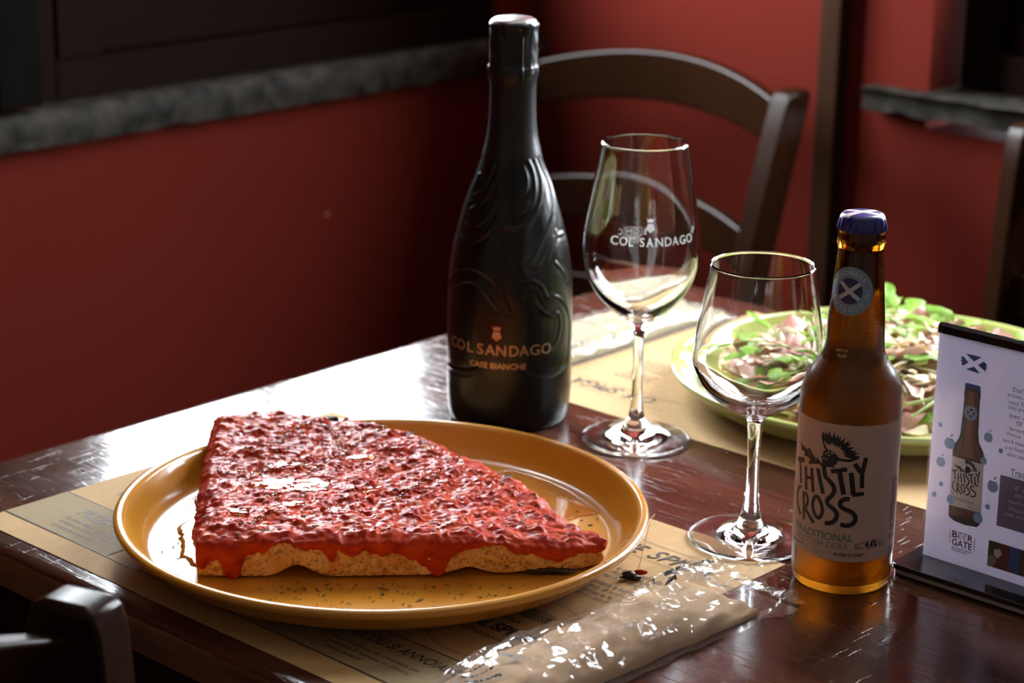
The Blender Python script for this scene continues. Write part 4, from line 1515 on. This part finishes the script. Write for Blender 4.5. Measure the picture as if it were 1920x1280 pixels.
A_POLYS = [[[-22.0,104.7],[-17.85,100.9],[-17.3,96.6],[-20.55,99.1]],[[-19.8,105.0],[-16.42,100.95],[-16.4,96.7],[-19.27,99.45]],[[-17.7,105.7],[-15.03,101.08],[-15.6,97.0],[-17.88,100.03]],[[-14.2,105.4],[-12.72,100.58],[-14.1,96.8],[-15.57,100.12]],[[-11.7,104.4],[-11.03,99.55],[-13.1,96.4],[-13.88,99.85]],[[-10.0,103.3],[-9.95,98.55],[-12.3,96.0],[-12.65,99.45]],[[-7.4,102.6],[-8.4,97.85],[-11.2,95.7],[-10.8,99.35]],[[-4.7,101.1],[-6.88,96.55],[-10.1,95.1],[-8.82,98.65]],[[-3.6,99.8],[-6.2,95.6],[-9.6,94.6],[-8.0,98.0]],[[-1.6,97.3],[-5.2,93.95],[-8.8,93.7],[-6.4,96.65]],[[-0.0,94.7],[-4.38,92.12],[-8.1,92.6],[-5.12,94.97]],[[1.4,93.1],[-3.62,91.1],[-7.5,92.0],[-4.08,94.1]],[[1.5,91.0],[-3.8,89.7],[-7.5,91.1],[-3.8,92.7]],[[-21.0,92.3],[-18.7,93.0],[-15.2,93.5],[-12.8,92.4],[-11.2,90.3],[-10.8,89.2],[-11.1,88.4],[-9.9,87.3],[-11.9,86.7],[-11.1,85.2],[-13.0,85.0],[-12.7,82.9],[-15.7,82.9],[-18.1,82.4],[-19.2,81.4],[-20.2,83.5],[-21.2,85.3],[-20.6,86.0],[-21.7,87.1],[-20.7,87.7],[-22.2,88.3],[-20.6,89.3],[-21.1,90.7],[-19.8,90.8]],[[-43.0,91.5],[-36.6,90.5],[-32.9,89.6],[-31.3,91.5],[-27.2,87.6],[-25.2,85.4],[-24.6,87.5],[-22.4,85.1],[-20.0,83.2],[-19.6,80.5],[-21.0,82.6],[-23.6,83.3],[-27.8,81.9],[-31.0,81.3],[-31.9,82.2],[-29.8,83.3],[-30.2,84.7],[-33.1,85.2],[-36.0,84.8],[-35.5,86.9],[-37.4,87.7],[-39.9,87.4],[-39.6,89.1]]]
A_DOTS = [[-18.6,90.9],[-16.6,90.4],[-15.1,92.0],[-19.8,87.5],[-17.9,87.5],[-17.1,92.2],[-13.9,91.8]]
fn = on_cyl(LR + .13)
fn2 = on_cyl(LR + .2)
ink = MB()
for wd_, pts in A_STROKES:
    place2d(ink, stroke2d(pts, wd_ * 1.12, .8), fn)
for pg in A_POLYS:
    place2d(ink, poly2d(pg), fn, 0, 1.6)
place2d(ink, shift(text2d('ALC.', 6.3, 4.2, 0), 2.2, 31.2, .02), fn)
place2d(ink, shift(text2d('4.4%', 8.6, 5.4, .03), 8.9, 31.2, .02), fn, 0, 2)
place2d(ink, shift(text2d('VOL.', 5.4, 3.9, 0), 18.0, 31.8, .02), fn)
place2d(ink, shift(text2d('PETER STUART', 19, 2.2, .025), -10.2, 26.3), fn)
place2d(ink, shift(text2d('UNIQUE BY THE ARTIST', 29, 1.9, .012), -59.8, 27.6), fn)
for k, (z0, ln) in enumerate(((73, 3), (68, 4), (62, 5), (56, 5), (50, 4), (43, 3), (36, 2), (28, 5))):
    for j in range(ln):
        for q0, q1 in ((0, 2.4), (3.0, 5.2), (5.8, 9)):            # too small to read: word-long dashes
            place2d(ink, stroke2d([(28.2 + (k % 3) * .8 + q0, z0 - j * 1.5), (28.2 + (k % 3) * .8 + q1, z0 - j * 1.5)], .7, 1), fn)
place2d(ink, shift(text2d('2', 2.2, 4), 34, 92), fn)
tag(ink.build('label_lettering', M['label_ink'], lab, smooth=0), 'navy hand-cut lettering and thistle', kind='stuff')
mb = MB()
for x, z in A_DOTS:
    place2d(mb, poly2d([(x, z + 1.0), (x + .55, z), (x, z - .8), (x - .55, z)]), fn2)
tag(mb.build('thistle_dots', M['label'], lab, smooth=0), kind='stuff')
mb = MB()
place2d(mb, shift(text2d('TRADITIONAL', 42.5, 4.9, .018), -41.3, 36.0), fn)
place2d(mb, shift(text2d('SCOTTISH CIDER', 37.5, 4.0, 0), -39.2, 31.0), fn)
tag(mb.build('teal_lettering', M['label_teal'], lab, smooth=0), 'grey-teal lettering', kind='stuff')
mb = MB()
place2d(mb, stroke2d([(-24, 27.5), (-22, 29.4), (-21.5, 26.5), (-20, 27.6), (-18.6, 26.8), (-17.4, 27.8), (-16, 26.8), (-15, 28), (-13.6, 27), (-12.4, 29.6), (-12.2, 27.2), (-10.8, 27.6)], .4, .5), fn)
tag(mb.build('gold_signature', M['label_gold'], lab, smooth=0), 'gold signature scribble', kind='stuff')
mb = MB()
fd = on_prof(CB, .12, 18.5)
place2d(mb, shift(text2d('JUN 27', 8.2, 2.1, .006), -15.2, 151.2), fd)
place2d(mb, shift(text2d('15:07', 6.2, 2.1, .006), -13.6, 148.2), fd)
tag(mb.build('date_print', M['date_ink'], ct, smooth=0), 'tiny yellow date print', kind='stuff')

# ------------------------------------------------------------------ menu stand
ms = thing('menu_stand', UN(-657.6, 1101, 0), ANG, 'clear acrylic menu stand on a black base, holding a printed drinks card', 'menu stand')
WD = 150


def rounded(x0, x1, y0, y1, r, z0, z1):
    pts = []
    for cx, cy_, a0 in ((x1 - r, y1 - r, 0), (x0 + r, y1 - r, 90), (x0 + r, y0 + r, 180), (x1 - r, y0 + r, 270)):
        pts += [(cx + r * math.cos(R(a0 + 90 * k / 6)), cy_ + r * math.sin(R(a0 + 90 * k / 6))) for k in range(7)]
    return MB().bar([[(x, y, z) for x, y in pts] for z in (z0, z1)])


rounded(-9, WD + 9, -25, 27, 6, .1, 1.8).build('base_foot', M['black_plastic'], ms, smooth=30)
rounded(-9, WD + 9, -25, 27, 6, 1.8, 4.6).build('base_white_layer', M['white_plastic'], ms, smooth=30)
rounded(-10, WD + 10, -26, 28, 6, 4.6, 8.0).build('base_top', M['black_plastic'], ms, smooth=30, bevel=.6)
for y0 in (-1.6, 1.0):
    MB().box((-2.5, y0, 8.0), (WD + 2.5, y0 + .7, 159)).build('acrylic_sheet', M['acrylic'], ms, smooth=0)
MB().box((-1.4, -.5, 8.2), (WD + 1.4, .3, 157.5)).build('card', M['card'], ms, smooth=0)
card = ms.children[-1]
mb = MB()
P = []
for k in range(61):
    x = -1.6 + (WD + 3.2) * k / 60
    e = .35 * fbm(x * .3, 2, 2)
    P.append([(x, -2.1, 155.0), (x, -2.1, 159.6 + e), (x, -.5, 161.0 + e), (x, 1.5, 161.0 + e), (x, 2.4, 159.6 + e), (x, 2.4, 155.0)])
mb.grid(P)
mb.build('top_clip', M['black_plastic'], ms, smooth=40)


def cp(d):
    return lambda x, z: (x, -.5 - d, z + 8.0)


def add_print(nm, m, shapes, d, lab_=None):
    mb_ = MB()
    for sh in shapes:
        place2d(mb_, sh, cp(d))
    o_ = mb_.build(nm, M[m], card, smooth=0)
    return tag(o_, lab_, kind='stuff')


add_print('printed_saltire', 'card_blue', [poly2d(p) for p in ([(18, 137.4), (28.9, 137.4), (24, 133.6)], [(14.8, 134.6), (16.6, 135.2), (20.2, 132.1), (16.6, 129.2), (15.4, 130.4), (16, 131.4), (14.6, 132.2), (15.6, 133.2)], [(18.8, 127.6), (24.3, 130.4), (28.8, 126.8)], [(26.8, 132.0), (30.6, 135), (33.4, 133.2), (32, 132.4), (33.6, 131.4), (32.2, 130.6), (32.4, 129)])], .12, 'brushed blue saltire flag')
BL = [(19.3, 116.3), (18.9, 112.2), (19.3, 110), (19.2, 101.7), (18.5, 86.1), (17.6, 82.4), (15.1, 78.7), (14.1, 76), (14.2, 70.3), (14.4, 38), (14.9, 30.6), (18.9, 28.6), (27, 28.0), (35, 28.9), (36.9, 31), (37.1, 39), (36.3, 70.3), (36.1, 75.9), (34.9, 78.9), (31.9, 83.2), (30.9, 89.2), (30.3, 104), (30.2, 110), (30.5, 112.3), (30.1, 116.5)]
add_print('printed_bottle', 'card_dark', [poly2d(BL)], .12)
add_print('printed_bottle_glass', 'card_brown', [poly2d([(20.6, 115), (28.8, 115), (29.2, 88), (33.6, 77), (34.2, 71), (16.5, 71), (17, 76.5), (20.2, 84)]), poly2d([(16.2, 38), (35, 38.5), (34.8, 34), (16.6, 32)])], .16)
add_print('printed_bottle_glint', 'card_glow', [poly2d([(22.4, 114), (26.2, 114), (27, 86), (29, 72), (21.5, 72), (22.2, 86)])], .20)
add_print('printed_label', 'card_white', [poly2d([(14.2, 70.3), (36.4, 70.3), (37.0, 38.8), (14.5, 38.2)])], .22)
add_print('printed_cap', 'card_blue', [poly2d([(19.2, 118.4), (20, 119.2), (29.2, 119.2), (30, 118.4), (30.2, 116.3), (19.1, 116.3)])], .22)
add_print('printed_disc', 'card_sky', [disc2d(24.7, 100.8, 4.6, 28, 2.7)] + [stroke2d(p, 1.0) for p in ()], .24)
add_print('printed_disc_centre', 'neck_navy', [disc2d(24.7, 100.8, 2.75, 24)], .24)
add_print('printed_disc_cross', 'card_white', [stroke2d([(22.9, 99), (26.5, 102.6)], .9), stroke2d([(22.9, 102.6), (26.5, 99)], .9)], .28)


def apple(x, z, s):
    k = s / 5
    body = [(x + k * 3.6 * math.cos(a) * (1 - .12 * math.sin(a)), z + k * (3.9 * math.sin(a) - .9 * math.exp(-((a - math.pi / 2) / .35) ** 2))) for a in np.linspace(0, 2 * math.pi, 28, endpoint=False)]
    leaf = [(x + k * .2, z + k * 4.0), (x + k * 1.6, z + k * 4.6), (x + k * 2.2, z + k * 6.2), (x + k * .6, z + k * 5.6)]
    return [poly2d(body), poly2d(leaf)]


for x, z, s in ((4.2, 88.3, 1.9), (11.6, 78.2, 5), (38, 88.5, 4.2), (47.2, 82.2, 2.2), (6.4, 64.6, 4.4), (36.1, 72.8, 3.2), (7.8, 50.3, 2), (43.7, 58.4, 5.2), (3.5, 42.2, 2.4), (15.5, 42.1, 4), (41.4, 44.3, 2.4), (35.5, 35.3, 4.6)):
    o_ = add_print('printed_apple', 'card_sky', apple(x, z, s), .26)
    del o_['kind']
# the small copy of the label's lettering
mn_, mx_ = (-38, 44.0), (9, 86.0)
sx, sz = 17.6 / 47, 24.5 / 62
tr = lambda p: (17.0 + (p[0] + 39.5) * sx, 46.2 + (p[1] - 42.5) * sz)
add_print('printed_small_lettering', 'label_ink', [stroke2d([tr(p) for p in pts], wd_ * .38, .5) for wd_, pts in A_STROKES] + [poly2d([tr(p) for p in pg]) for pg in A_POLYS]
          + [shift(text2d('TRADITIONAL', 14.5, 1.5), 17.8, 42.8), shift(text2d('PETER STUART', 6, .8), 28, 40)], .28)
add_print('printed_logo', 'label_ink', [shift(text2d('B', 3.7, 4.5, .02), 18.4, 17.8), shift(text2d('R', 3.6, 4.5, .02), 29.6, 17.8), shift(text2d('GATE', 14.3, 4.5, .02), 18.5, 12.6),
                                        poly2d([(22.6, 21.7), (25.5, 21.7), (25.5, 22.3), (22.6, 22.3)]), poly2d([(26.1, 21.7), (29.0, 21.7), (29.0, 22.3), (26.1, 22.3)]),
                                        shift(text2d('MICROBREWERIES', 14.2, 1.1, .02), 18.6, 10.5), shift(text2d('DISTRIBUTION', 11, 1.1, .02), 18.6, 8.9)], .12)
add_print('printed_logo_gold', 'card_gold', [shift(text2d('E', 2.9, 3.3, .012), 22.6, 17.8), shift(text2d('E', 2.9, 3.3, .012), 26.1, 17.8), poly2d([(16.5, 13.6), (17.1, 13.4), (17.1, 22.6), (16.5, 21.8)]), poly2d([(34.2, 12.6), (34.8, 12.8), (34.8, 21), (34.2, 21.8)])], .12)
tl = []
for s, x, z in (("Dall'in", 51.9, 121.0), ('artista,su', 48.4, 117.0), ('nasce Th', 49.5, 112.8), ('sono pro', 49.6, 108.8), ('lotti utiliz', 51.0, 104.5), ('mar', 56.0, 100.6), ('fermenta', 51.6, 96.3), ('Champag', 49.8, 92.4), ('ben 6 mesi d', 47.9, 88.2), ('o ex botti W', 49.7, 84.2), ('aldri sono', 51.8, 80.1)):
    tl.append(shift(text2d(s, 1.42 * len(s), 2.7), x, z))
tl += [shift(text2d('Trad', 9.6, 3.8, .006), 54.9, 68.9), poly2d([(54.5, 68.0), (66, 68.0), (66, 68.3), (54.5, 68.3)])]
add_print('printed_text', 'ink', tl, .12)
add_print('printed_purple_box', 'card_purple', [poly2d([(48.3, 67.0), (106, 67.0), (106, 33.9), (48.3, 33.9)])], .10)
add_print('printed_box_text', 'card_white', [shift(text2d(s, 1.42 * len(s), 2.7), x, z) for s, x, z in (("E' il", 59, 59.6), ('popo', 59.1, 54.8), ('equilibr', 55.2, 50.4), ('frizzant', 56, 46), ('mela pulit', 53.3, 41.6))], .16)
# small printed photograph of apples and a bottle in a crate
pm = bpy.data.materials.new('printed_photograph')
pm.use_nodes = True
nt, b_ = nodes(pm)
b_.inputs['Roughness'].default_value = .45
tcn = nt.nodes.new('ShaderNodeTexCoord')
vor = nt.nodes.new('ShaderNodeTexVoronoi')
vor.inputs['Scale'].default_value = 170
nt.links.new(tcn.outputs['Object'], vor.inputs['Vector'])
rp = nt.nodes.new('ShaderNodeValToRGB')
for e, (p, c) in zip([rp.color_ramp.elements[0], rp.color_ramp.elements[1]] + [rp.color_ramp.elements.new(q) for q in (.3, .5, .75)], ((0, (.05, .02, .015)), (1, (.35, .16, .05)), (.3, (.22, .03, .02)), (.5, (.10, .06, .03)), (.75, (.045, .03, .03)))):
    e.position, e.color = p, (*c, 1)
nt.links.new(vor.outputs['Color'], rp.inputs['Fac'])
nt.links.new(rp.outputs['Color'], b_.inputs['Base Color'])
M['photo'] = pm
add_print('printed_photo', 'photo', [poly2d([(44.2, 23.2), (106, 23.2), (106, 6.2), (44.2, 6.2)])], .10)
add_print('photo_blue_cloth', 'card_blue', [poly2d([(58, 23.2), (66, 23.2), (66, 8), (63, 6.2), (60, 9), (57.5, 12), (60, 17)])], .14)
add_print('photo_bottle', 'card_white', [poly2d([(48, 17.5), (52, 19.5), (54, 16.5), (51, 12.5), (48.6, 14)])], .16)

# ------------------------------------------------------------------ cutlery bags: paper pouch inside clear film


def ridge(x, y, s):
    return 1 - abs(fbm(x, y, s, 3)) * 2


def cutlery_bag(u, n, rot, paper, label, L=250, Wd=74, end='far'):
    """local x across, y along; y = 0 is the closed end nearest the diner"""
    t = thing('cutlery_bag', UN(u, n, 0), ANG + rot, label, 'cutlery bag', 'wrapped cutlery bags')

    def section(y, w, h, z0, k=26, wob=0, seed=0, px=2.6):
        pts = []
        for i in range(k):
            a = 2 * math.pi * i / k
            x = math.copysign(abs(math.cos(a)) ** .8, math.cos(a)) * w / 2
            s = math.sin(a)
            z = h * (abs(s) ** .75) if s > 0 else 0
            cr = wob * (fbm(x * .05, y * .035, seed, 4) + .9 * ridge(x * .07 + y * .022, y * .012 - x * .012, seed + 3) - .4)
            pts.append((x + .4 * cr, y + .0, z0 + z + (cr if s > .05 else 0) * min(1, abs(s) * 1.6)))
        return pts
    rings = []
    for j in range(61):
        q = j / 60
        y = 8 + (L - 32) * q
        h = 13.5 * min(1, .35 + 4 * q, .28 + 3.2 * (1 - q)) + 1.2 * fbm(q * 5, 3, u)
        w = (Wd - 12) * (1 - .10 * (1 - q))
        rings.append(section(y, w, h, 1.3, 40, 2.2, 4))
    mb = MB()
    mb.bar(rings)
    mb.build('paper_pouch', paper, t, smooth=60)
    rings = []
    for j in range(121):
        q = j / 120
        y = L * q
        h = 16 * min(1, .22 + 4 * q) if q < .8 else 16 * (1 - .3 * (q - .8) / .2) + 2.5
        w = Wd * (1 + .03 * math.sin(q * 9)) * (.93 + .07 * min(1, q * 5)) + (6 * (q - .8) / .2 if q > .8 else 0)
        rings.append(section(y, w, h, 1.0, 60, 2.6 + 5.5 * max(0, (q - .66) / .34), 9))
    mb = MB()
    mb.grid(rings)
    n_ = len(rings[0])
    mb.f += [(i * n_ + n_ - 1, (i + 1) * n_ + n_ - 1, (i + 1) * n_, i * n_) for i in range(len(rings) - 1)]
    mb.m += [0] * (len(rings) - 1)
    # frilled flat seal at the open end
    y0 = L
    P = [[(x, y0 - 3 + d * (1 + .25 * fbm(x * .1, d * .1, 3)), 5 - d * .22 + 2.6 * fbm(x * .09, d * .12, 5) + 1.0 * math.sin(x * .6 + 2 * fbm(x * .1, 1, 1)) * d / 16) for d in (0, 3, 6, 9, 12, 16)] for x in np.linspace(-Wd / 2 - 3, Wd / 2 + 3, 60)]
    mb.grid(P)
    mb.build('clear_film', M['film'], t, smooth=24)
    # black print on the film near the far end, and a logo at the near end
    rnd_ = random.Random(4)
    ink = MB()
    ref = rings

    def onfilm(x, y):
        j = min(119, max(0, int(y / L * 120)))
        pts = [p for p in rings[j] if p[2] > 1.4]
        pts.sort()
        return float(np.interp(x, [p[0] for p in pts], [p[2] for p in pts])) + .35
    for k in range(13):
        x0, y0 = -33 + rnd_.uniform(0, 20), L * .74 + k * 4.6
        pts = [(x0 + i * rnd_.uniform(2, 4.5), y0 + rnd_.uniform(-2.2, 2.2)) for i in range(rnd_.randint(2, 5))]
        vs_, fs_ = stroke2d(pts, rnd_.uniform(1.4, 3.2), 1.2)
        ink.add([(float(v[0]), float(v[1]), onfilm(float(v[0]), float(v[1]))) for v in vs_], fs_)
    for pts, w_ in (([(-14, 50), (-8, 54), (-2, 55)], 3.2), ([(-22, 26), (-16, 31), (-12, 38)], 1.6), ([(-18, 24), (-10, 28), (-4, 37)], 1.2), ([(-12, 22), (-4, 26), (3, 36)], 1.6), ([(-20, 20), (0, 20)], 1.2)):
        vs_, fs_ = stroke2d(pts, w_, 1.2)
        ink.add([(float(v[0]), float(v[1]), onfilm(float(v[0]), float(v[1]))) for v in vs_], fs_)
    tag(ink.build('black_print', M['ink'], t, smooth=0), kind='stuff')
    return t


cutlery_bag(-725, 741, R(-2.0), M['napkin'], 'cutlery bag in crinkled clear film lying across the right end of the front placemat')
cutlery_bag(-1127, 1470, R(180), M['napkin_far'], 'cutlery bag with ivory paper lying behind the tall wine glass', 262)

# ------------------------------------------------------------------ rocket, ham and cheese pizza on the green plate
pz_ = thing('rocket_pizza', V(SC_[0], SC_[1], 1.0 + 6.6), 0, 'round pizza heaped with rocket leaves, cured ham and cheese shavings on the green plate', 'pizza')
RB = 138.0


def dome(x, y):
    r = math.hypot(x, y) / RB
    z = 7.5 + 22 * max(0, 1 - r ** 2.2)
    # higher at the back
    z += 9 * max(0, 1 - r) * (.5 + .5 * y / RB)
    return z + 5.0 * fbm(x * .022, y * .022, 6)


mb = MB()
P = []
for k in range(96):
    a = 2 * math.pi * k / 96
    e = 1 + .05 * fbm(math.cos(a) * 1.6, math.sin(a) * 1.6, 4)
    row = []
    for r, z in ((.02, .2), (.9, .2), (.99, 1.4), (1.0, 4), (.985, 6.5), (.95, 8), (.90, 7.6), (.84, 6), (.5, 6), (.02, 6)):
        row.append((RB * r * e * math.cos(a), RB * r * e * math.sin(a), z + (.9 * fbm(a * 4, r * 5, 3) if z > 2 else 0)))
    P.append(row)
mb.grid(P, close_u=True)
mb.build('flatbread', M['crust'], pz_, smooth=60)
mb = MB()
P = [[((118 * q) * (1 + .07 * fbm(math.cos(2 * math.pi * k / 80) * 2, math.sin(2 * math.pi * k / 80) * 2, 2)) * math.cos(2 * math.pi * k / 80), 118 * q * math.sin(2 * math.pi * k / 80),
       dome(118 * q * math.cos(2 * math.pi * k / 80), 118 * q * math.sin(2 * math.pi * k / 80)) - 4 - 9 * max(0, q - .82) / .18) for q in np.linspace(.01, 1, 16)] for k in range(80)]
mb.grid(P, close_u=True)
mb.build('melted_cheese', M['cream'], pz_, smooth=60)


def unit_mesh(mb, name, m):
    o = mb.build(name, m, None, smooth=60)
    me = o.data
    bpy.data.objects.remove(o)
    return me


def leaf_mesh(seed):
    """lobed rocket leaf: a wavy blade either side of a rib, on a stalk"""
    r_ = random.Random(seed)
    L = r_.uniform(46, 62)
    P = []
    k = 15
    ph = r_.uniform(0, 6)
    cv = r_.uniform(.15, .5)
    for i in range(k + 1):
        q = i / k
        w = (1.2 if q < .28 else 7.5 * math.sin(math.pi * min(1, (q - .22) / .82)) ** .7 * (.62 + .5 * abs(math.sin(q * 9.5 + ph))) + .6) * (.3 if q > .98 else 1)
        x = L * q
        zc = L * cv * q * (1 - q) + 1.2 * math.sin(q * 7 + ph)
        yc = 5 * math.sin(q * 2.4 + ph)
        P.append([(x, yc - w, zc + .25 * w * math.sin(q * 8)), (x + 1.0, yc - w * .5, zc + .12 * w), (x, yc, zc - .35), (x + 1.0, yc + w * .5, zc + .12 * w), (x, yc + w, zc + .28 * w * math.cos(q * 9 + ph))])
    return unit_mesh(MB().grid(P), 'rocket_leaf', [M['rocket']])


def stalk_mesh(seed):
    r_ = random.Random(seed)
    L = r_.uniform(40, 60)
    return unit_mesh(MB().tube([(L * q, 7 * math.sin(q * 2.5 + seed), 9 * q * (1 - q) + 1) for q in np.linspace(0, 1, 8)], [1.9, 1.8, 1.7, 1.6, 1.5, 1.3, 1.1, .8], 7), 'rocket_stalk', [M['rocket_pale']])


def ham_mesh(seed):
    r_ = random.Random(seed)
    P = []
    a, b = r_.uniform(30, 42), r_.uniform(15, 22)
    for i in range(19):
        q = -1 + i / 9
        row = []
        for j in range(9):
            p = -1 + j / 4
            x = a * q * (1 + .12 * fbm(p, q, seed))
            y = b * p * math.sqrt(max(.08, 1 - q * q * .8))
            z = 5.5 * math.sin(q * 4.2 + p * 1.8 + seed) * (.35 + .65 * abs(p)) + 4 * fbm(q * 1.5, p * 1.5, seed) + 3
            row.append((x, y, z))
        P.append(row)
    mb_ = MB().grid(P)
    mb_.m = [1 if (j == 0 or (j == 1 and i % 5 == 2)) else 0 for i in range(18) for j in range(8)]
    return unit_mesh(mb_, 'ham_slice', [M['ham'], M['ham_fat']])


def shaving_mesh(seed):
    r_ = random.Random(seed)
    a, b = r_.uniform(6, 13), r_.uniform(3, 7)
    top = [(a * math.cos(t) * r_.uniform(.75, 1.1), b * math.sin(t) * r_.uniform(.75, 1.15), .9 + 1.6 * math.cos(t * 2 + seed) + r_.uniform(-.3, .3)) for t in np.linspace(0, 2 * math.pi, 10, endpoint=False)]
    bot = [(x, y, z - 1.3) for x, y, z in top]
    mid = [(x * .5, y * .5, z * .6 + 1.2) for x, y, z in top]
    return unit_mesh(MB().bar([bot, top, mid]), 'cheese_shaving', [M['cheese']])


def curl_mesh(seed):
    """grated strand"""
    r_ = random.Random(seed)
    L = r_.uniform(14, 26)
    return unit_mesh(MB().tube([(L * q, 2.5 * math.sin(q * 3 + seed), 2 * q * (1 - q) * 2) for q in np.linspace(0, 1, 6)], [.7, 1.2, 1.3, 1.3, 1.1, .6], 6), 'cheese_strand', [M['cheese']])


rnd = random.Random(21)


def scatter(name, meshes, count, rmax, lift, scale, tilt, where=None, parent=pz_):
    done = 0
    tries = 0
    while done < count and tries < 4000:
        tries += 1
        a, r = rnd.uniform(0, 2 * math.pi), rmax * math.sqrt(rnd.random())
        x, y = r * math.cos(a), r * math.sin(a)
        if where and not where(x, y):
            continue
        o = bpy.data.objects.new(name, rnd.choice(meshes))
        COL.objects.link(o)
        o.parent = parent
        o.location = (x / 1000, y / 1000, (dome(x, y) + rnd.uniform(*lift)) / 1000)
        o.rotation_euler = (rnd.uniform(-tilt, tilt), rnd.uniform(-tilt, tilt), rnd.uniform(0, 2 * math.pi))
        s = rnd.uniform(*scale)
        o.scale = (s, s, s)
        done += 1


hams = [ham_mesh(k) for k in range(5)]
leaves = [leaf_mesh(k) for k in range(6)]
stalks = [stalk_mesh(k) for k in range(4)]
shav = [shaving_mesh(k) for k in range(6)]
strands = [curl_mesh(k) for k in range(4)]
scatter('ham_slice', hams, 34, 104, (-3, 3), (.8, 1.15), .3)
scatter('rocket_leaf', leaves, 95, 108, (0, 7), (.75, 1.15), .45, lambda x, y: not (-10 < x < 75 and -115 < y < -45))
scatter('ham_slice', hams, 12, 128, (-3, 1), (.6, .85), .3, lambda x, y: math.hypot(x, y) > 104 and y < 40)
scatter('cheese_shaving', shav, 40, 134, (1, 5), (.8, 1.3), .5, lambda x, y: math.hypot(x, y) > 104)
scatter('rocket_leaf', leaves, 24, 122, (-2, 2), (.55, .8), .3, lambda x, y: math.hypot(x, y) > 104)
scatter('rocket_stalk', stalks, 34, 106, (3, 9), (.7, 1.1), .35)
scatter('cheese_shaving', shav, 150, 108, (3, 10), (.7, 1.2), .5)
scatter('cheese_strand', strands, 150, 108, (4, 10), (.7, 1.1), .4)
